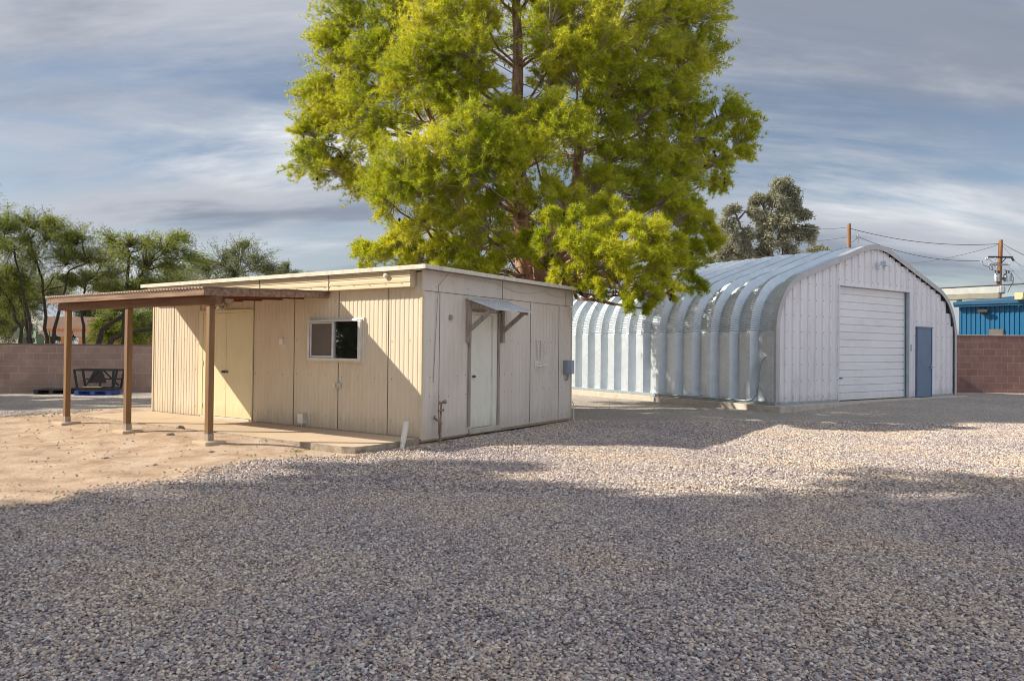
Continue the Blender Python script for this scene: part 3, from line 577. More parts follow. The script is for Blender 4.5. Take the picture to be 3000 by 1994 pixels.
# corrugated sheet
rp = MB(); vs = []; fs = []; n = 560
for i in range(n + 1):
    x = -6.86 + 4.8 * i / n; o = .015 * math.sin(2 * math.pi * x / .08)
    vs += [(x, -2.40, 2.338 + o), (x, .0, 2.438 + o)]
    if i: fs.append((2 * i - 2, 2 * i, 2 * i + 1, 2 * i - 1))
rp.add(vs, fs, 0, True); rpo = rp.build('porch_roof', M['rust_tin'], hut)
sm = rpo.modifiers.new('thick', 'SOLIDIFY'); sm.thickness = .004
for s in (2.17, 4.40, 6.42):
    p = MB().box(-s - .045, -s + .045, -2.245, -2.155, .14, 2.10).build('post', M['wood'], hut, .006)
    MB().box(-s - .049, -s + .049, -2.249, -2.151, .10, .21).build('post_bracket', M['wood_grey'], p)
    MB().box(-s - .17, -s + .17, -2.36, -2.03, -.1, .11).build('post_footing', M['concrete'], p, .012)
# patio slab
mb = MB(); pts = []
top = [(-7.55, -1.42), (-5.5, -1.46), (-3.5, -1.42), (-1.6, -1.44), (-.9, -1.41), (-.25, -1.40), (-.06, -1.33), (-.02, -1.15), (0.0, -.8), (-.01, -.4), (0.0, -.045), (-.04, -.03), (-7.55, -.03)]
n = len(top)
vs = [(x, y, .1) for x, y in top] + [(x + (.012 * random.uniform(-1, 1.5)), y + .012 * random.uniform(-1, 1), -.12) for x, y in top]
mb.add(vs, [tuple(range(n))]); mb.add(vs, [(i + n, (i + 1) % n + n, (i + 1) % n, i) for i in range(n)], 1)
ps = mb.build('patio_slab', [M['concrete'], M['old_concrete']], None); ps.location = P0; ps.rotation_euler = (0, 0, HROT); tag(ps, kind='structure')
# white plastic pipe leaning at the slab edge
a, b = HPt(.055, -.50, -.05), HPt(.10, -.44, .40)
pv = tag(empty('drain_pipe', a), 'short white plastic pipe leaning at the patio edge', 'pipe')
b2 = b - a
MB().tube([(0, 0, 0), b2], .036, 16, cap=False).build('pipe_body', M['white_plastic'], pv)
MB().tube([b2 * .3, b2], .042, 16, cap=False).tube([b2 * .3, b2 * .301], .042, 16).build('sleeve', M['white_plastic'], pv)
MB().tube([b2 * .93, b2 * .97], .038, 16).build('pipe_plug', M['wood_grey'], pv)

# ---------------------------------------------------------------- arched steel shed
shed = tag(empty('arch_shed', Q0, QROT), 'big arched galvanised steel shed with ribbed sides and white front', 'shed')
QB = .16; QW = 9.3; PITCH = .645; NR = 20; CREST, RUN, DEP = .10, .118, .19
def arch():
    P = [(0, QB + .02), (0, 1.72), (0, 1.80), (0, 1.98)]; r = 1.6; th = R(71.7)
    curv = [False, False, False, False]
    n = 32
    for k in range(1, n + 1):
        t = th * k / n; P.append((r - r * math.cos(t), 2.0 + r * math.sin(t))); curv.append(True)
    x, z = P[-1]; s = math.tan(R(18.3)); xr = QW / 2 - .81
    for k in range(1, 7): xx = x + (xr - x) * k / 6; P.append((xx, z + (xx - x) * s)); curv.append(False)
    z0 = P[-1][1]; Rr = .81 / math.sin(R(18.3))
    m = 13
    for k in range(1, m + 1):
        a = R(18.3) * (1 - k / m); P.append((QW / 2 - Rr * math.sin(a), z0 + Rr * (math.cos(a) - math.cos(R(18.3))))); curv.append(True)
    n0 = len(P)
    for k in range(n0 - 2, -1, -1): P.append((QW - P[k][0], P[k][1])); curv.append(curv[k])
    return P, curv
AP, AC = arch()
# refine for crimps: three rows per crimp in curved runs
pts = []; off = []
for i in range(len(AP) - 1):
    a, b = Vector(AP[i]), Vector(AP[i + 1]); pts.append(a)
    if AC[i + 1] and AC[i] is not None and (AC[i + 1]): off.append(0); pts.append((a + b) / 2); off.append(1)
    else: off.append(0)
pts.append(Vector(AP[-1])); off.append(0)
def archz(x):
    for i in range(len(AP) - 1):
        if AP[i][0] <= x <= AP[i + 1][0] and AP[i + 1][0] > AP[i][0]:
            t = (x - AP[i][0]) / (AP[i + 1][0] - AP[i][0]); return AP[i][1] + t * (AP[i + 1][1] - AP[i][1])
    return 2
nrm = []
for i in range(len(pts)):
    d = (pts[min(i + 1, len(pts) - 1)] - pts[max(i - 1, 0)]).normalized(); nrm.append(Vector((-d.y, d.x)))
cols = [(.0, -.0), (.33, 0)]
y = .33; cols = [(.02, -.012), (.33, -.012)]
for k in range(NR):
    y0 = .33 + k * PITCH
    cols += [(y0 + RUN * .0 + .0, -.0) if k == 0 else (y0, -DEP)] if False else []
cols = [(.02, 0.0, 0), (.24, 0.0, 0), (.24 + .10, -DEP, 1)]
yy = .34
VAL = PITCH - CREST - 2 * RUN
for k in range(NR):
    cols += [(yy + VAL, -DEP, 1), (yy + VAL + RUN, 0, 0), (yy + VAL + RUN + CREST, 0, 0), (yy + PITCH, -DEP, 1)]
    yy += PITCH
QLEN = yy + .05
sh = MB(); vs = []; fs = []
nc = len(cols)
for i, (p, o, nn) in enumerate(zip(pts, off, nrm)):
    for (y, d, crimp) in cols:
        q = p + nn * (d - (.020 * o)); vs.append((q.x, y, q.y))
for i in range(len(pts) - 1):
    for j in range(nc - 1): fs.append((i * nc + j, (i + 1) * nc + j, (i + 1) * nc + j + 1, i * nc + j + 1))
sh.add(vs, fs)
# seam bolts along the crests and the lap rows
def bolt(x, y, z, nx, nz, r=.012):
    t = Vector((-nz, 0, nx)); b = Vector((0, 1, 0)); n_ = Vector((nx, 0, nz)); c = Vector((x, y, z)) + n_ * .006
    sh.add([c + (t * i + b * j) * r for i, j in ((-1, 0), (0, -1), (1, 0), (0, 1))], [(0, 1, 2, 3)], 1)
arc = [0]
for i in range(1, len(pts)): arc.append(arc[-1] + (pts[i] - pts[i - 1]).length)
def at_arc(s):
    for i in range(1, len(pts)):
        if arc[i] >= s:
            t = (s - arc[i - 1]) / (arc[i] - arc[i - 1]); return pts[i - 1].lerp(pts[i], t), nrm[i]
    return pts[-1], nrm[-1]
for k in range(NR):
    yc = .34 + k * PITCH + VAL + RUN + CREST * .5
    for s in np.arange(.12, 7.4, .17):
        p, n_ = at_arc(s); bolt(p.x, yc, p.y, n_.x, n_.y, .011)
    for z in (.26, 1.82, 1.96, 3.9):
        for ty in (.05, .13, .22):
            if z < 3:
                bolt(DEP, .34 + k * PITCH + .03 + ty, z, -1, 0, .012)
for s in np.arange(.1, 12, .2):
    p, n_ = at_arc(s); bolt(p.x, .13, p.y, n_.x, n_.y, .011)
# crest flashing strips on the roof (dashed light lines)
for k in range(NR):
    yc = .34 + k * PITCH + VAL + RUN + .02
    s = 3.7
    while s < 7.5:
        p, n_ = at_arc(s); q, m_ = at_arc(s + .19); a = p + n_ * .012; b = q + m_ * .012
        sh.add([(a.x, yc - .012, a.y), (a.x, yc + .02, a.y), (b.x, yc + .02, b.y), (b.x, yc - .012, b.y)], [(0, 3, 2, 1)], 2); s += .25
arc_o = sh.build('arch_shell', [M['galv'], M['bolt'], M['white_metal']], shed)
sm = arc_o.modifiers.new('t', 'SOLIDIFY'); sm.thickness = .004; sm.offset = 1
# lap band line
lp = MB()
for j in range(2, nc - 1):
    (y0, d0, _), (y1, d1, _) = cols[j], cols[j + 1]
    lp.add([(-d0 - .006, y0, 1.78), (-d1 - .006, y1, 1.78), (-d1 - .006, y1, 2.0), (-d0 - .006, y0, 2.0)], [(0, 3, 2, 1)])
lp.build('lap_plate', M['galv'], shed)
# base channel and footing
MB().box(-.05, .27, -.03, QLEN, .155, .235).build('base_channel', M['galv_dull'], shed)
MB().box(-.20, QW + .2, -.28, QLEN + .2, -.12, .15).build('footing', M['footing'], shed, .012)
# front arch flange
fg = MB(); inner = .13
ns = []
for i in range(len(AP)):
    d = (Vector(AP[min(i + 1, len(AP) - 1)]) - Vector(AP[max(i - 1, 0)])).normalized(); ns.append(Vector((-d.y, d.x)))
for i in range(len(AP) - 1):
    a, b = Vector(AP[i]) + ns[i] * .012, Vector(AP[i + 1]) + ns[i + 1] * .012; a2, b2 = Vector(AP[i]) - ns[i] * inner, Vector(AP[i + 1]) - ns[i + 1] * inner
    fg.add([(a.x, -.03, a.y), (b.x, -.03, b.y), (b2.x, -.03, b2.y), (a2.x, -.03, a2.y), (a.x, .03, a.y), (b.x, .03, b.y)], [(0, 3, 2, 1), (0, 1, 5, 4)])
fg.build('arch_trim', mat('trim_steel', (.50, .48, .50), (.42, .41, .42), scale=3, rough=.4, metal=.3), shed)
# end wall ribbed panels with openings
ew = MB(); GX0, GX1, GZT = 2.75, 6.42, 3.31; MX0, MX1, MZT = 6.87, 7.76, 2.30
def seg(s0, s1, z0):
    s = s0
    while s < s1 - .02:
        e = min(s + .325, s1)
        zt = min(archz(min(max(s, .02), QW - .02)), archz(min(max(e, .02), QW - .02))) - .10
        zt2 = zt
        if s > QW / 2: zt2 = zt - .02
        if zt > z0:
            pr = [(s, 0), (s + .015, .035), (s + .055, .035), (s + .075, 0), (s + (e - s) * .5, .0), (s + (e - s) * .52, .008), (s + (e - s) * .56, .008), (s + (e - s) * .58, 0), (e, 0)]
            if s > QW / 2 - .2: strip(ew, pr, z0, zt + .02, lambda s_, o, z: (s_, .05 - o, z))
            else: strip(ew, pr, z0, lambda q: archz(min(max(q, .02), QW - .02)) - .03, lambda s_, o, z: (s_, .05 - o, z))
            for z in np.arange(z0 + .15, zt2, .42):
                ew.box(s + .025, s + .045, .01, .015, z, z + .02, 1)
        s = e
seg(.08, GX0, QB + .01); seg(GX0, GX1, GZT); seg(GX1, MX0, QB + .01); seg(MX0, MX1, MZT); seg(MX1, QW - .06, QB + .01)
ew.build('end_wall', [M['end_wall'], M['bolt']], shed)
bk = MB(); n = len(AP)  # flat dark sheet in place of the shade behind the panel notches
for i in range(n - 1):
    (xa, za), (xb, zb) = AP[i], AP[i + 1]
    if xb - xa > 1e-5 and not (GX0 < (xa + xb) / 2 < GX1): bk.add([(xa, .09, QB), (xb, .09, QB), (xb, .09, zb - .02), (xa, .09, za - .02)], [(0, 1, 2, 3)])
    elif xb - xa > 1e-5: bk.add([(xa, .09, GZT), (xb, .09, GZT), (xb, .09, zb - .02), (xa, .09, za - .02)], [(0, 1, 2, 3)])
MB().box(.05, QW - .05, QLEN - .1, QLEN - .06, QB, 3.2).build('rear_wall', M['end_wall'], shed)
bk.build('shade_backing', M['gap'], shed)
# roll-up door
rd = MB(); z = QB + .01; zs = []
h = (GZT - z) / 15
gd_prof = []
for k in range(15):
    zb = z + k * h
    gd_prof += [(zb, .032), (zb + .016, .0), (zb + h * .3, .0), (zb + h * .33, .006), (zb + h * .36, 0), (zb + h * .63, .0), (zb + h * .66, .006), (zb + h * .69, .0), (zb + h - .012, 0)]
gd_prof.append((GZT, .05)); vs = []; fs = []
for i, (zz_, o) in enumerate(gd_prof):
    vs += [(GX0 + .01, .13 + o, zz_), (GX1 - .02, .13 + o, zz_)]
    if i: fs.append((2 * i - 2, 2 * i - 1, 2 * i + 1, 2 * i))
rd.add(vs, fs)
rdo = rd.build('roll_up_door', [M['rollup'], M['bolt']], shed)
MB().box(2.88, 3.10, .10, .12, .77, .80).box(2.9, 2.92, .11, .13, .75, .82).build('handle', M['bolt'], rdo)
MB().box(GX1 - .02, GX1 - .004, .0, .20, QB, GZT).box(GX1 - .05, GX1 - .021, .10, .128, QB, GZT).build('door_track', mat('door_track_steel', (.42, .50, .54), (.34, .42, .46), scale=3, rough=.45, metal=.3), shed)
MB().box(GX0 - .03, GX0 + .01, -.01, .2, QB, GZT).box(GX1, GX1 + .05, -.01, .05, QB, GZT).box(GX0 - .03, GX1 + .05, -.02, .2, GZT, GZT + .045).build('door_frame', M['end_wall'], shed)
# personnel door
md = MB().box(MX0 + .03, MX1 - .03, .0, .04, QB + .01, MZT - .04).build('door', M['steel_blue'], shed, .003)
MB().box(MX1 - .13, MX1 + .03, -.07, -.045, 1.06, 1.09).box(MX1 - .12, MX1 - .06, -.045, 0, 1.03, 1.12).build('handle', M['galv_dull'], md)
MB().box(MX0, MX0 + .03, -.02, .05, QB, MZT - .04).box(MX1 - .03, MX1, -.02, .05, QB, MZT - .04).box(MX0 - .04, MX1 + .04, -.03, .05, MZT - .04, MZT).build('door_frame', M['steel_blue'], shed)
MB().box(6.47, 6.53, -.02, .03, 1.55, 1.75).build('outlet_box', M['galv_dull'], shed)
for a_, b_ in ((.1, GX0 - .03), (MX1, QW - .1)): MB().box(a_, b_, -.005, .05, QB - .01, QB + .06).build('base_trim', M['galv_dull'], shed)
# floodlight over the door
fl = MB().box(4.60, 4.64, -.02, .02, 3.90, 4.06).tube([(4.62, -.02, 3.98), (4.70, -.12, 4.0)], .015, 8).box(4.62, 4.86, -.26, -.10, 3.97, 4.09).box(4.68, 4.76, -.2, -.12, 3.88, 3.96).build('floodlight', M['galv'], shed, .008)
MB().box(4.68, 4.84, -.25, -.241, 3.96, 4.04).build('lamp_lens', M['lens'], fl)
# conduit on the side
cd = [(DEP - .03, .30, 1.34), (DEP - .09, .36, 1.36), (-.03 + .1, .42, 1.28), (.02, .47, 1.15), (-.02, .5, .8), (-.04, .52, .40), (-.07, .62, .27), (-.07, .8, .225), (-.07, 4.1, .225)]
MB().tube(cd, .022, 8).tube([(-.07, 3.9, .225), (-.16, 3.95, .18), (-.22, 3.95, .1), (-.22, 3.95, -.03)], .02, 8).build('conduit', M['galv_dull'], shed)

# ---------------------------------------------------------------- walls
def wall(name, p0, p1, hgt, m, capm, label, step=None):
    d = (p1 - p0); a = math.atan2(d.y, d.x); Ln = d.length
    w = tag(empty(name, p0, a), label, 'wall')
    MB().box(0, Ln, 0, .2, -.05, hgt).build('block_courses', m, w)
    MB().box(-.01, Ln + .01, -.015, .215, hgt, hgt + .035).build('cap', capm, w, .006)
    return w
capm = mat('wall_cap', (.20, .15, .135), (.15, .115, .10), scale=4, rough=.9)
capr = mat('pale_wall_cap', (.42, .37, .35), (.3, .26, .25), scale=4, rough=.9)
wall('block_wall', Vector((-22.5, 20.2, 0)), Vector((-2.5, 25.4, 0)), 1.47, M['block_l'], capm, 'long low tan concrete block wall behind the porch')
wall('block_wall', Vector((13.2, 25.9, 0)), Vector((24.5, 25.0, 0)), 2.13, M['block_r'], capr, 'taller red-brown block wall right of the arched shed')

# ---------------------------------------------------------------- items by the left wall
rk = tag(empty('metal_rack', W(213, 1150, 21.3)), 'black metal frame crate standing on the blue pallet by the wall', 'rack')
rk.location.z = 0.14; rk.rotation_euler = (0, 0, R(8))
f = MB()
for y, e in ((0, 0), (.55, 0)):
    f.bar((.12, y, .04), (1.12, y, .04), .05, .08); f.bar((.02, y, .60), (1.22, y, .60), .05, .05)
    f.bar((.12, y, .05), (.03, y, .62), .05, .05); f.bar((1.12, y, .05), (1.21, y, .62), .05, .05)
for x in (.03, 1.21): f.bar((x, 0, .60), (x, .55, .60), .05, .05)
for x in (.12, 1.12): f.bar((x, 0, .04), (x, .55, .04), .05, .05)
f.build('frame', M['black'], rk)
b = MB(); b.bar((.15, .5, .32), (1.15, .5, .32), .03, .04).bar((.55, .5, .06), (.55, .5, .6), .03, .05).bar((.62, .5, .6), (1.08, .5, .12), .03, .04).bar((.98, .3, .06), (1.0, .3, .6), .05, .05).bar((.15, .45, .1), (.5, .45, .55), .02, .03)
b.build('brace', M['black'], rk)
MB().add([(.2, .46, .2), (.75, .46, .2), (.62, .46, .58), (.38, .46, .58)], [(0, 1, 2, 3)]).build('panel', mat('dark_mesh_panel', (.05, .045, .045), rough=.8), rk)
MB().box(.2, .7, .1, .3, .083, .10).build('plank', mat('yellow_plank', (.5, .33, .12), rough=.8), rk)
def pallet(name, px, Y, L_, D_, m, label, rz):
    p = W(px, 1150, Y); o = tag(empty(name, (p.x, p.y, 0), rz), label, 'pallet')
    t = MB()
    for k in range(5): t.box(0, L_, k * D_ / 5, k * D_ / 5 + D_ / 7, .115, .135)
    t.build('deck_board', m, o)
    t = MB()
    for x in (0, L_ / 2 - .06, L_ - .12): t.box(x, x + .12, .0, D_ * .97, .022, .113)
    t.build('stringer', m, o)
    t = MB()
    for k in (0, 2, 4): t.box(0, L_, k * D_ / 5, k * D_ / 5 + D_ / 7, .0, .02)
    t.build('base_board', m, o)
pallet('pallet', 217, 21.35, 1.0, .8, M['pallet_blue'], 'blue pallet under the black metal frame', R(8))
pallet('pallet', 98, 21.6, .95, .8, M['black'], 'flat black pallet lying left of the blue one', R(10))

# ---------------------------------------------------------------- foliage generator
def unit(a): return a / (np.linalg.norm(a, axis=-1, keepdims=True) + 1e-9)
def rand_unit(n): return unit(RNG.normal(size=(n, 3)))
def tri_blades(c, d, ln, wd):
    """one thin triangle per blade"""
    n = len(c); s = unit(np.cross(d, rand_unit(n))) * wd
    V = np.empty((n, 3, 3)); V[:, 0] = c - s; V[:, 1] = c + s; V[:, 2] = c + d * (ln if np.isscalar(ln) else ln[:, None])
    return V.reshape(-1, 3)
def leaf_blades(c, d, ln, wd):
    n = len(c); s = unit(np.cross(d, rand_unit(n))) * wd
    V = np.empty((n, 4, 3)); V[:, 0] = c; V[:, 1] = c + d * ln * .5 + s; V[:, 2] = c + d * ln; V[:, 3] = c + d * ln * .5 - s
    return V.reshape(-1, 3)
class TreeB:
    def __init__(s): s.leaf = []; s.wood = MB(); s.twig = MB(); s.cone = MB()
    def lobe(s, c, r, origin, ntw, per, nneed, ln, wd, flat=.75, droop=0., up=.35, twig_r=.006, blade='tri', spread=.9, tw_frac=.35, tw_start=.15, tlen=.55, clump=.38):
        """a bough: twigs leaving the inner end and reaching its surface, leaf tufts along their outer half"""
        c = np.array(c, float); o = np.array(origin, float)
        ax = unit((c - o)[None])[0]
        ns = max(6, int(ntw / 6)); sub = unit(rand_unit(ns) + ax * .35 + np.array([0, 0, up * .6])); sm_ = RNG.uniform(.55, 1.3, ns)
        k_ = RNG.integers(0, ns, ntw); dirs = unit(sub[k_] + rand_unit(ntw) * clump); rad = r * sm_[k_] * RNG.uniform(.75, 1.05, ntw)
        tip = c + dirs * rad[:, None] * np.array([1, 1, flat])
        root = c + (tip - c) * tw_start - ax * r * .2
        cen = []; dd = []
        for k in range(per):
            t = tlen + (1 - tlen) * (k + RNG.uniform(0, 1, ntw)) / per
            p = root + (tip - root) * t[:, None]; p[:, 2] += -droop * t * t + .05 * np.sin(t * 3)
            p += RNG.normal(size=p.shape) * .035 * (r ** .5)
            cen.append(p); dd.append(unit(tip - root + np.array([0, 0, .25 * up * r])))
        cen = np.concatenate(cen); dd = np.concatenate(dd)
        cc = np.repeat(cen, nneed, 0); da = np.repeat(dd, nneed, 0)
        dn = unit(da * (1.1 - spread * .6) + rand_unit(len(cc)) * spread + np.array([0, 0, up * .3 - droop]))
        l = ln * RNG.uniform(.7, 1.2, len(cc))
        if blade == 'tri': s.leaf.append(tri_blades(cc, dn, l, wd))
        else:
            cc = cc + rand_unit(len(cc)) * ln * .8; s.leaf.append(leaf_blades(cc, dn, l[:, None], wd))
        for k in range(int(ntw * tw_frac)):
            m = (root[k] + tip[k]) / 2 + RNG.normal(size=3) * .06 * r; e = tip[k].copy(); e[2] -= droop
            s.twig.tube([root[k], m, e], [twig_r * 1.6, twig_r * 1.2, twig_r * .6], 3, cap=False)
    def limb(s, pts, r0, r1, seg=7, wig=.0):
        n = len(pts); q = []
        for i in range(n - 1):
            a, b = Vector(pts[i]), Vector(pts[i + 1]); m = max(2, int((b - a).length / .35))
            for k in range(m): q.append(a.lerp(b, k / m) + Vector(RNG.normal(size=3) * wig))
        q.append(Vector(pts[-1])); N_ = len(q)
        s.wood.tube(q, [r0 + (r1 - r0) * i / (N_ - 1) for i in range(N_)], seg)
    def build(s, name, label, cat, leafm, barkm, twigm, group=None, nper=3, base=None, cones=None):
        o = tag(empty(name, base or (0, 0, 0)), label, cat, group)
        off = np.array(o.location)
        V = np.concatenate(s.leaf) - off
        np_mesh('crown', V, nper, [leafm], o)
        s.wood.add(s.twig.v, s.twig.f, 1, True); t = s.wood.build('trunk', [barkm, twigm], o, loc=tuple(-off))
        if s.cone.v:
            c = s.cone.build('cones', M['cone'], o, loc=tuple(-off)); c['kind'] = 'stuff'
        return o

# ---------------------------------------------------------------- the big pine
def lobes_px(L_): return [(W(x, y, Y), r * Y / F) for (x, y, r, Y) in L_]
pine = TreeB()
PB = (.55, 18.3, 0)
trA = [W(1552, 1196, 18.4), W(1537, 820, 18.4), W(1528, 640, 18.3), W(1522, 500, 18.3), W(1518, 330, 18.4), W(1518, 200, 18.5), W(1512, 60, 18.6), W(1512, -120, 18.8), W(1520, -330, 18.9)]
trA[0].z = -.1
pine.limb(trA, .30, .05, 10, .012)
trB = [W(1612, 1196, 18.0), W(1590, 830, 18.0), W(1580, 760, 18.0), W(1625, 620, 18.3), W(1690, 540, 18.7), W(1698, 430, 18.9), W(1715, 300, 19), W(1740, 120, 19.2), W(1750, -60, 19.3)]
trB[0].z = -.1
pine.limb(trB, .27, .05, 9, .012)
trC = [W(1500, 1190, 19.2), W(1420, 850, 19.2), W(1385, 730, 19.3), W(1340, 560, 19.6), W(1300, 420, 19.8), W(1220, 250, 20), W(1180, 100, 20)]
trC[0].z = -.1
pine.limb(trC, .2, .04, 8, .012)
PL = [
 # left side, farther and darker
 (1018, 90, 95, 19.6), (1038, -60, 110, 19.6), (968, 130, 60, 19.4), (988, 230, 90, 19.6), (928, 290, 70, 19.8), (1060, 200, 100, 19), (918, 400, 75, 20), (988, 370, 90, 19.8), (908, 480, 65, 20), (978, 500, 80, 20), (1068, 540, 70, 20), (1068, 420, 90, 19.5), (1048, 310, 90, 19.4), (1080, 340, 90, 18.6), (1160, 20, 100, 19), (1130, 130, 95, 18.5), (1180, 250, 100, 18),
 # crown front
 (1170, 500, 110, 16.8), (1140, 590, 75, 16.8), (1250, 560, 100, 16.6), (1270, 450, 90, 16.5), (1370, 400, 95, 16), (1440, 440, 90, 15.9), (1400, 520, 100, 16.2), (1500, 480, 80, 16.1), (1330, 620, 80, 17), (1250, 660, 75, 17.3), (1250, 120, 110, 17.2), (1220, 200, 80, 17), (1330, 40, 110, 17.2), (1370, 150, 110, 17), (1310, 250, 90, 17), (1350, 320, 80, 17), (1405, 60, 75, 17.5), (1405, 250, 75, 17.6), (1480, 330, 70, 17), (1550, 370, 80, 16.6), (1620, 340, 85, 16.6), (1650, 400, 85, 16.5), (1560, 440, 70, 16.4),
 (1625, 60, 80, 17), (1640, 150, 90, 17), (1700, 40, 100, 17.4), (1740, 150, 100, 17.4), (1690, 240, 90, 17.2), (1780, 250, 90, 17.6), (1605, 240, 60, 17.5), (1760, 330, 80, 17.6),
 (1830, 60, 110, 18), (1900, 150, 100, 18.2), (1870, 250, 100, 18), (1960, 60, 110, 18.6), (2040, 60, 90, 19), (2050, 160, 75, 19), (2000, 220, 80, 18.8), (1950, 290, 90, 18.4), (1880, 350, 85, 18), (2000, 330, 70, 18.8), (1450, -40, 70, 18), (1560, -30, 60, 18), (1420, -90, 120, 18), (1600, -100, 130, 18), (1780, -90, 120, 18), (1960, -90, 110, 18.6), (1250, -100, 120, 18), (1100, -120, 110, 19),
 # right reaching bough
 (2120, 350, 70, 19), (2190, 370, 50, 19.2), (2160, 440, 60, 19), (2090, 470, 60, 18.8), (2050, 400, 80, 18.8), (1970, 440, 80, 18.6), (2120, 520, 40, 18.8), (1900, 480, 85, 18.2), (1990, 530, 70, 18.4), (1800, 470, 85, 17.8), (2020, 600, 50, 18.6), (1930, 590, 80, 18.2), (1840, 570, 80, 17.8), (1750, 560, 80, 17.4),
 # lower boughs
 (1080, 750, 60, 18.2), (1150, 735, 70, 18), (1220, 760, 70, 17.8), (1180, 680, 50, 18), (1300, 740, 75, 17.8), (1380, 780, 70, 17), (1300, 800, 50, 17), (1440, 820, 50, 17), (1420, 660, 80, 17.2), (1465, 590, 60, 17), (1560, 690, 40, 17.6), (1480, 740, 60, 17.4), (1600, 580, 75, 16.9),
 (1640, 650, 50, 14.9), (1700, 665, 55, 14.7), (1755, 690, 50, 14.6), (1600, 705, 42, 15), (1670, 735, 60, 14.5), (1725, 720, 45, 14.3), (1780, 630, 62, 15.6), (1700, 800, 48, 14.8), (1760, 785, 50, 14.5), (1640, 790, 40, 15.2), (1835, 670, 60, 14.8), (1900, 690, 60, 14.8), (1955, 720, 45, 14.7), (1965, 775, 40, 14.9), (1915, 760, 50, 14.5), (1860, 735, 50, 14.3), (1805, 750, 55, 14.2), (1875, 810, 50, 14.4), (1815, 830, 45, 14.2), (1930, 830, 42, 14.7), (1890, 865, 38, 14.4), (1840, 890, 30, 14.3), (1905, 905, 24, 14.5), (1760, 845, 30, 14.6), (1960, 860, 34, 15.2), (1985, 640, 60, 17), (1940, 600, 60, 17), (2040, 660, 55, 17.8), (2075, 705, 40, 17.9), (2065, 660, 38, 17.9), (2030, 745, 55, 17.6), (2005, 800, 52, 17), (2030, 845, 32, 17), (1705, 850, 28, 15), (1660, 600, 60, 16.4), (1560, 770, 40, 16.8),
 # back of the crown
 (1400, 150, 120, 21), (1600, 100, 130, 21.5), (1750, 220, 130, 21.5), (1250, 350, 120, 21.5), (1450, 400, 120, 22), (1650, 430, 120, 22), (1850, 420, 110, 21.5), (1350, 600, 90, 21), (1520, 600, 90, 21.5), (1700, 600, 100, 21.5), (1500, 760, 70, 21), (1250, 770, 70, 20.5), (1400, 800, 70, 20.5), (1560, 800, 60, 21), (1470, 690, 80, 21), (1600, 680, 80, 21), (1700, 720, 70, 20.5), (1340, 690, 80, 21), (1650, 780, 60, 20.5), (1800, 640, 90, 20.5),
]
trunks = [trA, trB, trC]
for i, (c, r) in enumerate(lobes_px(PL)):
    best = min((t for T in trunks for t in T[1:] if t.z > 3.2), key=lambda t: (Vector((t.x, t.y, 0)) - Vector((c.x, c.y, 0))).length + abs((c.z - .35 * (c - t).length) - t.z) * 1.3)
    m = best.lerp(c, .5) + Vector((0, 0, -.12 * (c - best).length + .1))
    rr = .02 + .010 * (c - best).length
    pine.limb([best, m, c], rr, .018, 6, .03)
    back = c.y > 20.2
    pine.lobe(c, r * 1.22, best, int((46 if back else 112) * (r / .7) ** 1.7) + 12, 6, 9 if back else 15, .125 if not back else .16, .0062 if not back else .013, flat=.9, up=.35, droop=.05, tw_frac=.5, twig_r=.008, tlen=.45)
    if i % 3 == 0:       # cones hang near the boughs
        for k in range(4):
            p = c + Vector(unit(RNG.normal(size=(1, 3)))[0]) * r * random.uniform(.2, .75); pine.cone.tube([p, p + Vector((0, 0, -.035)), p + Vector((0, 0, -.09))], [.012, .034, .012], 6)
# bare grey twigs inside
for k in range(230):
    T = random.choice(trunks); t = random.uniform(1.2, len(T) - 1.6); a = T[int(t)].lerp(T[int(t) + 1], t % 1)
    d = Vector((random.uniform(-1, 1), random.uniform(-1.2, .4), random.uniform(-.35, .5))).normalized(); l = random.uniform(.6, 2.0)
    p1 = a + d * l * .5 + Vector(RNG.normal(size=3)) * .08; p2 = a + d * l + Vector(RNG.normal(size=3)) * .15 + Vector((0, 0, -.1))
    pine.twig.tube([a, p1, p2], [.016, .011, .005], 4, cap=False)
pine.build('pine_tree', 'huge yellow-green pine tree with several trunks rising behind the hut', 'tree', M['needle'], M['pine_bark'], M['twig'], base=Vector(PB))

# ---------------------------------------------------------------- mesquites and other trees beyond the left wall
def wispy(name, trunks_px, lobes, Y, label, leafm, group='trees beyond the left wall', dens=1.0, bark='dark_bark', ln=.10, wd=.009, r0=.085, droop=.25, cat='tree', per=6, nneed=5):
    t = TreeB(); T = []
    for tp in trunks_px:
        P = [W(x, y, Y + dy) for x, y, dy in tp]
        P[0] = Vector((P[0].x, P[0].y, -.1)); T.append(P); t.limb(P, r0, r0 * .25, 7, .03)
    for (x, y, r, dy) in lobes:
        c = W(x, y, Y + dy); rr = r * Y / F
        best = min((p for P in T for p in P[1:]), key=lambda p: (p - c).length + max(0, p.z - c.z) * 1.5)
        m = best.lerp(c, .5) + Vector((0, 0, .12 * (c - best).length)) + Vector(RNG.normal(size=3)) * .12
        t.limb([best, m, c], r0 * .24, .012, 5, .035)
        for k in range(5):       # secondary limbs
            e = c + Vector(unit(RNG.normal(size=(1, 3)))[0] * rr * .85) + Vector((0, 0, rr * .25)); t.limb([m.lerp(c, random.random()), (m + e) / 2 + Vector((0, 0, .1)), e], .014, .005, 4, .03)
        t.lobe(c, rr * 1.75, best, int(58 * dens * (rr / .8) ** 1.6) + 12, per + 1, nneed + 2, ln, wd, flat=.8, droop=droop, up=.5, twig_r=.006, blade='leaf', spread=1.0, tw_frac=.85, tw_start=.0, tlen=.22, clump=.6)
    base = T[0][0].copy(); base.z = 0
    return t.build(name, label, cat, leafm, M[bark], M[bark], group, 4, base)
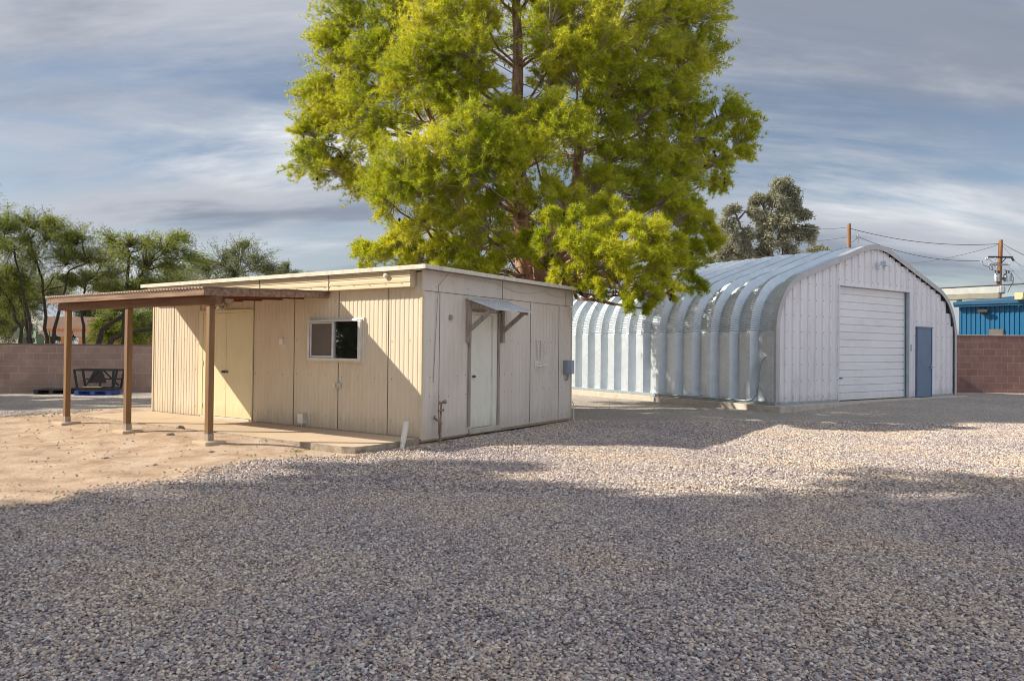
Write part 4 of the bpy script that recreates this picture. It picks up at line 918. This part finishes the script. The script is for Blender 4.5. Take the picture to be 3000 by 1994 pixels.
wispy('mesquite_tree', [[(75, 1010, 0), (60, 960, 0), (30, 880, .2), (-20, 800, .3), (-60, 700, .3)], [(80, 1012, .1), (85, 930, 0), (60, 840, -.2), (40, 720, -.2)]],
      [(-20, 940, 45, .5), (40, 800, 50, .4), (-60, 700, 70, 0), (20, 660, 55, 0), (30, 740, 65, -.5), (60, 850, 50, .3), (-30, 820, 60, 0), (0, 900, 50, .5), (-90, 600, 60, .6), (-120, 760, 80, 0)], 24.5,
      'dark-trunked mesquite at the far left edge, low forked trunk behind the wall', M['mesq'])
wispy('mesquite_tree', [[(150, 1012, 0), (128, 930, 0), (128, 850, 0), (105, 760, 0), (90, 700, 0)], [(128, 930, 0), (60, 870, .2), (20, 820, .3)], [(128, 850, 0), (200, 790, .2), (260, 770, .4)]],
      [(190, 820, 28, .6), (60, 840, 30, .6), (230, 830, 25, .8), (85, 650, 50, 0), (140, 640, 40, 0), (60, 700, 55, .3), (150, 700, 60, 0), (210, 700, 60, .3), (190, 760, 50, 0), (100, 770, 50, 0), (250, 760, 45, .5), (225, 690, 35, .2)], 25.5,
      'tallest mesquite with curved dark trunk left of the leftmost porch post', M['mesq'])
wispy('mesquite_tree', [[(245, 1012, 0), (248, 960, 0), (235, 900, 0), (250, 830, 0), (300, 770, 0)]],
      [(300, 760, 55, 0), (260, 810, 35, 0), (340, 810, 40, 0), (300, 850, 25, .2), (215, 820, 25, .3)], 26.5,
      'slender mesquite with one kinked trunk between the first two porch posts', M['mesq_grey'])
wispy('mesquite_tree', [[(262, 1012, 0), (300, 965, 0), (360, 925, 0), (400, 860, .2), (420, 790, .3)], [(285, 1012, 0), (330, 990, 0), (400, 968, 0), (450, 960, .3), (520, 940, .5)], [(360, 925, 0), (370, 830, 0), (380, 740, 0)]],
      [(330, 860, 45, .8), (440, 830, 45, .9), (380, 710, 40, 0), (430, 715, 40, 0), (360, 760, 60, 0), (430, 770, 60, .3), (490, 730, 55, .3), (530, 700, 30, .4), (510, 780, 55, .4), (400, 840, 50, 0), (560, 760, 45, .6), (460, 850, 50, .5), (320, 700, 35, .2)], 25.0,
      'broad mesquite with two thick limbs leaning right over the wall behind the porch', M['mesq'], r0=.13)
wispy('mesquite_tree', [[(680, 1012, 0), (690, 900, 0), (700, 800, 0)]],
      [(640, 770, 55, 0), (700, 745, 50, 0), (760, 770, 50, 0), (600, 790, 50, 0), (680, 810, 60, 0), (780, 800, 40, 0), (720, 720, 25, 0)], 31,
      'dusky rounded mesquite rising above the hut roof at its left half', M['mesq_grey'])
wispy('mesquite_tree', [[(850, 1012, 0), (850, 900, 0), (850, 830, 0)]],
      [(830, 800, 30, 0), (870, 805, 28, 0), (900, 812, 22, 0), (800, 815, 30, 0), (845, 775, 18, 0)], 36,
      'distant sparse shrub tip just left of the pine above the hut roof', M['mesq_grey'], dens=.7)
# palo verde bush and undergrowth
wispy('palo_verde_bush', [[(330, 1012, 0), (330, 980, 0), (335, 940, 0)]],
      [(290, 960, 32, 0), (330, 930, 40, 0), (375, 950, 38, 0), (340, 975, 38, 0), (405, 930, 35, 0), (300, 990, 30, 0), (390, 990, 35, 0), (345, 900, 30, 0)], 28,
      'bright lime palo verde bush just behind the wall', M['palo'], dens=2.6, r0=.05, ln=.07, cat='bush')
for (lab, LB, Y, m, dn) in (('dense grey-green scrub behind the far-left mesquite', [(-60, 960, 70, 0), (20, 930, 60, 0), (10, 980, 45, 0), (60, 960, 40, .5), (-90, 880, 60, 1)], 30, 'mesq_grey', 1.7),
                            ('dark round shrub beside the pink portal house', [(150, 985, 25, 0), (200, 960, 30, 1), (260, 920, 40, 1), (205, 985, 22, 0)], 54, 'bush', 2.2),
                            ('dark shrub at the wall just left of the hut', [(375, 1000, 20, 0), (410, 985, 26, 0), (440, 965, 32, 1), (470, 940, 40, 1)], 30, 'bush', 1.8),
                            ('background thicket seen through the gap of the broad mesquite', [(440, 880, 50, 0), (500, 890, 60, 0), (580, 880, 60, 0), (350, 870, 50, 0), (520, 820, 50, 1), (620, 860, 50, 1), (300, 830, 45, 1)], 48, 'mesq_grey', 1.6),
                            ('background thicket behind the tallest mesquite', [(80, 880, 60, 0), (20, 840, 60, 1), (-60, 870, 80, 1), (140, 850, 50, 0), (40, 930, 50, 0), (-110, 800, 80, 1)], 50, 'mesq_grey', 1.6)):
    wispy('desert_shrub', [[(LB[0][0], 1012, 0), (LB[0][0], LB[0][1] + 5, 0)]], LB, Y, lab, M[m], dens=dn, r0=.05, cat='shrub', ln=.11 if Y > 40 else .08, wd=.02 if Y > 40 else .012, group='shrubs beyond the left wall')
# prickly pear
p = W(92, 1000, 27); pp = tag(empty('prickly_pear', (p.x, p.y, 0)), 'pale green prickly pear cactus behind the wall', 'cactus')
def pad(c, r, tilt, az_):
    n = 12; mb = MB(); vs = []
    for s_ in (-.03, .03):
        for k in range(n): t = 2 * math.pi * k / n; vs.append(Vector((math.cos(t) * r * .75, s_, math.sin(t) * r)))
    M_ = Matrix.Rotation(az_, 3, 'Z') @ Matrix.Rotation(tilt, 3, 'Y'); vs = [M_ @ v + Vector(c) for v in vs]
    mb.add(vs, [tuple(range(n)), tuple(range(n, 2 * n))[::-1]]); mb.add(vs, [(k, (k + 1) % n, (k + 1) % n + n, k + n) for k in range(n)]); return mb.build('pad', M['cactus'], pp)
for k in range(46):
    pad((random.uniform(-.7, .7), random.uniform(-.3, .3), random.uniform(.3, 2.0)), random.uniform(.13, .2), random.uniform(-.7, .7), random.uniform(-1, 1))
# eucalyptus and far trees
def far_tree(name, trunk, lobes, Y, label, dens, ln, wd, m='euc', g='trees beyond the arched shed'):
    t = TreeB(); T = []
    for tp in trunk:
        P = [W(x, y, Y) for x, y in tp]; P[0].z = 0; T.append(P); t.limb(P, .35, .1, 6, .05)
    for (x, y, r, dy) in lobes:
        c = W(x, y, Y + dy); rr = r * Y / F; best = min((p for P in T for p in P[1:]), key=lambda p: (p - c).length + max(0, p.z - c.z) * 2)
        t.limb([best, best.lerp(c, .5) + Vector((0, 0, .2)), c], .10, .03, 5, .05)
        t.lobe(c, rr * 1.1, best, int(dens * .78 * rr ** 1.6) + 8, 7, 6, ln, wd, flat=.95, droop=.45, up=.1, twig_r=.02, blade='leaf', spread=.8, tw_frac=.35, tw_start=.0, tlen=.2)
    base = T[0][0].copy(); base.z = 0
    t.build(name, label, 'tree', M[m], M['euc_bark'], M['euc_bark'], g, 4, base)
far_tree('eucalyptus_tree', [[(2260, 1000), (2262, 760), (2258, 690), (2235, 600)], [(2295, 1000), (2295, 750), (2305, 660), (2290, 560)], [(2225, 1000), (2190, 700), (2160, 640)]],
         [(2285, 540, 30, 0), (2310, 560, 30, 0), (2270, 580, 35, 0), (2325, 600, 28, 0), (2215, 590, 26, 0), (2200, 620, 25, 0), (2240, 640, 35, 0), (2290, 640, 38, 0), (2145, 615, 22, 0), (2130, 650, 24, 0), (2150, 680, 28, 0), (2185, 690, 28, 0), (2235, 700, 32, 0), (2290, 700, 32, 0), (2350, 625, 18, 0), (2365, 670, 22, 0), (2330, 680, 22, 0), (2310, 735, 25, 0), (2180, 730, 26, 0), (2140, 725, 20, 0), (2235, 740, 30, 1), (2375, 690, 12, 0), (2120, 745, 18, 0)], 60,
         'tall grey-green eucalyptus beyond the shed roof', 75, .30, .045)
far_tree('eucalyptus_tree', [[(2410, 1000), (2410, 740)]], [(2400, 725, 14, 0), (2375, 735, 10, 0), (2415, 735, 14, 0), (2352, 745, 8, 0)], 75,
         'small greyish treetop peeking over the shed ridge right of the tall eucalyptus', 60, .3, .05)
far_tree('eucalyptus_tree', [[(2100, 1000), (2100, 760)]], [(2105, 755, 22, 0), (2140, 765, 22, 0), (2075, 760, 16, 0), (2175, 768, 20, 0)], 75,
         'low pale treetop over the shed roof left of the tall eucalyptus', 60, .3, .05)

# ---------------------------------------------------------------- houses beyond the left wall
def wx(px, Y): return W(px, 1007, Y).x
HZ = 45
def zpy(py, px, Y): return W(px, py, Y).z
hs = tag(empty('portal_house', (wx(120, HZ), HZ, 0)), 'pink stucco house with an orange corbelled portal beyond the wall', 'house')
x0 = wx(118, HZ); X = lambda px: wx(px, HZ) - x0
MB().box(0, X(400), .3, 4.5, 2.45, 3.2).build('parapet', M['adobe'], hs)
MB().box(-.05, X(402), .2, .55, 2.28, 2.449).build('beam', M['orange_beam'], hs)
MB().box(0, X(400), 4.0, 4.3, 0, 2.45).build('back_wall', M['adobe'], hs)
for px in (122, 176, 228, 300, 370):
    c = X(px); q = MB().box(c - .16, c + .16, .25, .5, 0, 1.95).build('column', M['orange_beam'], hs)
    v = [(-.6, 2.279), (.6, 2.279), (.6, 2.15), (.45, 2.12), (.4, 2.0), (.25, 1.95), (-.25, 1.95), (-.4, 2.0), (-.45, 2.12), (-.6, 2.15)]
    mb = MB(); n = len(v); vs = [(c + a, .22, b) for a, b in v] + [(c + a, .53, b) for a, b in v]
    mb.add(vs, [tuple(range(n))[::-1], tuple(range(n, 2 * n))] + [(k, (k + 1) % n, (k + 1) % n + n, k + n) for k in range(n)]); mb.build('corbel', M['adobe'], q)
Y2 = 40
h2 = tag(empty('ochre_house', (wx(395, Y2), Y2, 0)), 'low ochre stucco house seen just left of the hut over the wall', 'house')
MB().box(0, 8, 0, 6, 0, 2.35).build('wall', M['ochre'], h2); MB().box(-.2, 8.2, -.4, 6.2, 2.35, 2.5).build('roof', M['orange_beam'], h2)

# ---------------------------------------------------------------- blue building, duct, poles and wires on the right
BY = 36
def P(px, py, Y): return W(px, py, Y)
pl_, pr_ = P(2810, 1035, BY), P(3000, 1035, BY - 2.0)
d = (pr_ - pl_); ang = math.atan2(d.y, d.x); bb = tag(empty('blue_building', (pl_.x, pl_.y, 0), ang), 'bright blue ribbed metal building behind the red block wall', 'building')
BL = 14; BH = 4.0
pr = []; s = 0
while s < BL: pr += [(s, 0), (s + .09, 0), (s + .11, -.04), (s + .17, -.04), (s + .19, 0)]; s += .20
mb = MB(); strip(mb, pr, 0, BH, lambda s_, o, z: (s_, -o, z)); mb.build('front_wall', M['bluewall'], bb)
pr = [(s_ * .5, 0) for s_ in range(21)]
mb = MB(); strip(mb, ribs(0, 10, .9, .03), 0, BH, lambda s_, o, z: (-o - .01, s_, z)); mb.build('end_wall', mat('sunlit_blue_siding', (.03, .27, .42), (.028, .25, .39), scale=1, rough=.5), bb)  # sunlight put into the colour: paler copy of the front wall blue
MB().box(-.15, BL, -.35, -.05, BH - .22, BH + .02).box(-.15, BL, -.42, -.35, BH - .12, BH + .02).build('eave', M['bluetrim'], bb)
MB().add([(-.2, -.42, BH + .02), (BL, -.42, BH + .02), (BL, 10, BH + .9), (-.2, 10, BH + .9)], [(0, 1, 2, 3)]).build('roof', M['bluetrim'], bb)
lx = lambda px: (P(px, 1035, BY) - pl_).length * (1 if px > 2810 else -1)
MB().box(lx(2886), lx(2921), -.05, .02, 1.9, zpy(966, 2900, BY)).box(lx(2889), lx(2918), -.06, -.05, 1.95, zpy(969, 2900, BY)).build('window', M['screen'], bb)
c = lx(2875); z = zpy(918, 2875, BY)
MB().box(c - .1, c + .1, -.2, .0, z - .1, z + .1).box(c - .22, c + .22, -.38, -.2, z - .02, z + .12).build('floodlight', M['black'], bb, .03)
c = lx(2967); z = zpy(879, 2967, BY)
MB().box(c - .17, c + .17, -.75, -.45, z - .15, z + .17).bar((c - .15, -.5, z - .1), (c - .15, -.05, z - .45), .03, .03).build('floodlight', mat('cream_lamp_box', (.55, .5, .28), rough=.5), bb, .03)
# off-white duct running above the roof
a, b = P(2700, 857, 42), P(2927, 849, 40); d = b - a
du = tag(empty('roof_duct', a), 'long off-white rooftop duct in front of the utility pole', 'duct')
mb = MB(); mb.bar((0, 0, 0), d, .6, .36); mb.build('duct_body', M['white_metal'], du)
e = d.normalized(); mb = MB(); mb.bar(d, d + e * .28, .66, .42); mb.build('end_box', M['galv_dull'], du, .06)
mb = MB(); mb.bar((0, .1, -.33), d + Vector((0, .1, -.33)), .9, .28); mb.build('roof_curb', mat('tan_curb', (.36, .33, .26), (.28, .26, .2), scale=2, rough=.8), du)
for k in (0.0, .5, .95): 
    q = d * k; MB().box(q.x - .1, q.x + .1, q.y - .1, q.y + .1, q.z - .8, q.z - .46).build('support', M['grey_box'], du)
# transformer pole
PYR = 50
base = P(2927, 1035, PYR); pw = tag(empty('utility_pole', (base.x, base.y, 0)), 'brown utility pole with crossarms and two transformer cans', 'utility pole', 'utility poles')
def pt(px, py): v = P(px, py, PYR); return Vector((v.x - base.x, v.y - base.y, v.z))
MB().tube([pt(2926, 1040) * 1 - Vector((0, 0, 1.5)), pt(2927, 837), pt(2932, 703)], [.17, .15, .13], 10).build('pole_shaft', M['pole'], pw)
z = pt(2930, 754).z; MB().bar(Vector((pt(2893, 0).x, -.17, z)), Vector((pt(2964, 0).x, -.17, z)), .1, .12).bar(pt(2964, 754), pt(2970, 764), .12, .1).bar(pt(2930, 770) + Vector((.0, -.17, 0)), pt(2942, 757) + Vector((0, -.17, 0)), .05, .04).build('crossarm', M['black'], pw)
z = pt(2930, 776).z; MB().bar(Vector((pt(2897, 0).x, -.17, z)), Vector((pt(2950, 0).x, -.17, z)), .09, .1).build('crossarm', M['wood_grey'], pw)
for px, py in ((2881, 761), (2887, 759), (2909, 760), (2891, 778), (2899, 780), (2908, 778), (2917, 777), (2891, 788), (2901, 787), (2950, 775)):
    q = pt(px, py) + Vector((0, -.25, 0)); MB().tube([q - Vector((0, 0, .1)), q, q + Vector((0, 0, .1))], [.03, .055, .03], 8).build('insulator', M['galv_dull'], pw)
for px, r in ((2918, .22), (2949, .27)):
    a_, b_ = pt(px, 825) + Vector((0, -.1, 0)), pt(px, 803) + Vector((0, -.1, 0))
    t = MB().tube([a_, b_, b_ + Vector((0, 0, .06))], [r * .9, r * .9, r * .5], 14).build('transformer', M['galv_dull'], pw)
    MB().tube([b_ + Vector((-.08, 0, .05)), b_ + Vector((-.1, 0, .25))], .04, 6).tube([b_ + Vector((.08, 0, .05)), b_ + Vector((.1, 0, .25))], .04, 6).build('bushing', M['black'], t)
MB().bar(pt(2920, 816), pt(2946, 816), .12, .2).build('bracket', M['steel_blue'], pw)
lw = [[(2870, 764), (2873, 778), (2890, 784)], [(2890, 760), (2900, 770), (2925, 772)], [(2893, 790), (2915, 797), (2925, 797)], [(2955, 800), (2961, 815), (2955, 835), (2944, 858)], [(2958, 808), (2962, 825), (2947, 850)], [(2911, 810), (2910, 825), (2915, 838)], [(2933, 790), (2948, 797), (2962, 795)]]
mb = MB()
for l in lw: mb.tube([pt(x, y) + Vector((0, -.28, 0)) for x, y in l], .018, 4)
mb.build('jumper_wire', M['wire'], pw)
base = P(2486, 1031, 50); p2 = tag(empty('utility_pole', (base.x, base.y, 0)), 'plain orange-brown utility pole rising behind the shed ridge', 'utility pole', 'utility poles')
MB().tube([(0, 0, 0), (0, 0, 10.35)], [.16, .115], 10).build('pole_shaft', M['pole'], p2)
z = P(2505, 708, 50).z; MB().bar((0, -.1, z - .15), (.5, -.1, z + .2), .05, .05).tube([(.55, -.1, z - .1), (.55, -.1, z + .5)], .05, 6).tube([(.45, -.1, z + .3), (.65, -.1, z + .32)], .07, 6).build('insulator_arm', M['galv_dull'], p2)
def wire(name, pts_, r, label, sag=0):
    n = 24; P_ = []
    for i in range(len(pts_) - 1):
        a, b = pts_[i], pts_[i + 1]
        for k in range(n): t = k / n; P_.append(a.lerp(b, t) - Vector((0, 0, sag * 4 * t * (1 - t))))
    P_.append(pts_[-1]); o = MB().tube(P_, r, 4).build(name, M['wire'], None); tag(o, label, 'wire', 'overhead wires')
wire('overhead_wire', [P(2486, 668, 50), P(2928, 714, 50)], .022, 'upper overhead wire running from the plain pole to the top of the transformer pole', .45)
wire('overhead_wire', [P(2508, 691, 50), P(2870, 764, 50)], .018, 'lower overhead wire sagging from the plain pole to the crossarm', .5)
wire('overhead_wire', [P(2928, 716, 50), P(2662, 772, 62)], .018, 'overhead wire crossing down leftwards from the transformer pole top towards the shed roof', .2)
wire('overhead_wire', [P(2480, 666, 50), P(2360, 668, 58), P(2010, 628, 75)], .018, 'overhead wire passing left behind the eucalyptus and the pine', .1)
wire('overhead_wire', [P(2484, 694, 50), P(2300, 710, 56), P(2050, 698, 75)], .018, 'lower overhead wire passing across the tall eucalyptus', .1)
wire('overhead_wire', [P(2936, 713, 50), P(3030, 760, 44)], .03, 'thick overhead wire leaving the transformer pole top to the right', .05)
wire('overhead_wire', [P(2938, 720, 50), P(3020, 818, 46)], .014, 'thin steep guy wire descending right from the transformer pole top')
wire('overhead_wire', [P(2938, 762, 50), P(3005, 835, 46)], .014, 'thin lower guy wire descending right beside the transformers')
wire('overhead_wire', [P(2971, 765, 50), P(3030, 800, 44)], .016, 'overhead wire leaving the crossarm end to the right')
wire('overhead_wire', [P(2690, 855, 34), P(2760, 844, 34), P(3060, 828, 33)], .032, 'thick dark cable stretched just above the off-white duct')

# ---------------------------------------------------------------- shade trees out of frame on the left (they throw the foreground shade)
def shade_tree(base, hgt, rad, n, seed, label, trunk_r=.3, low=.35, dens=38):
    t = TreeB(); b = Vector(base); top = b + Vector((.3, .2, hgt * .9)); t.limb([b + Vector((0, 0, -.1)), b + Vector((.1, 0, hgt * .4)), top], trunk_r, .05, 8, .02)
    r = np.random.default_rng(seed)
    for k in range(n):
        a = r.uniform(0, 6.28); h = r.uniform(low, 1); w = rad * math.sqrt(max(0.02, 1 - ((h - .68) / .5) ** 2)) * r.uniform(.2, .95)
        c = b + Vector((math.cos(a) * w, math.sin(a) * w, h * hgt)); rr = r.uniform(.9, 1.5)
        o_ = b + Vector((.1, 0, h * hgt * .75)); t.limb([o_, o_.lerp(c, .5), c], .07, .02, 5, .03)
        t.lobe(c, rr, o_, int(dens * rr ** 1.7), 5, 7, .28, .032, flat=.8, up=.4, tw_frac=.2, twig_r=.012)
    return t.build('shade_tree', label, 'tree', M['needle_dark'], M['pine_bark'], M['twig'], 'trees left of the yard out of frame', 3, b)
shade_tree((-11.5, 1.2, 0), 8.5, 5.6, 60, 3, 'nearest dark evergreen left of the yard, outside the picture')
shade_tree((-18.5, .8, 0), 13.5, 6.6, 80, 5, 'taller dark evergreen further left of the yard, outside the picture')
shade_tree((-23.5, 17.6, 0), 9.5, 2.9, 40, 8, 'dark evergreen near the far left end of the block wall, outside the picture', low=.2)
shade_tree((-17.5, 4.5, 0), 17.5, 5.0, 150, 12, 'tallest dark evergreen beside the yard, outside the picture', low=.6)
shade_tree((-24, 8.3, 0), 7.0, 4.2, 42, 21, 'open small tree far left of the porch, outside the picture', low=.18, dens=26)
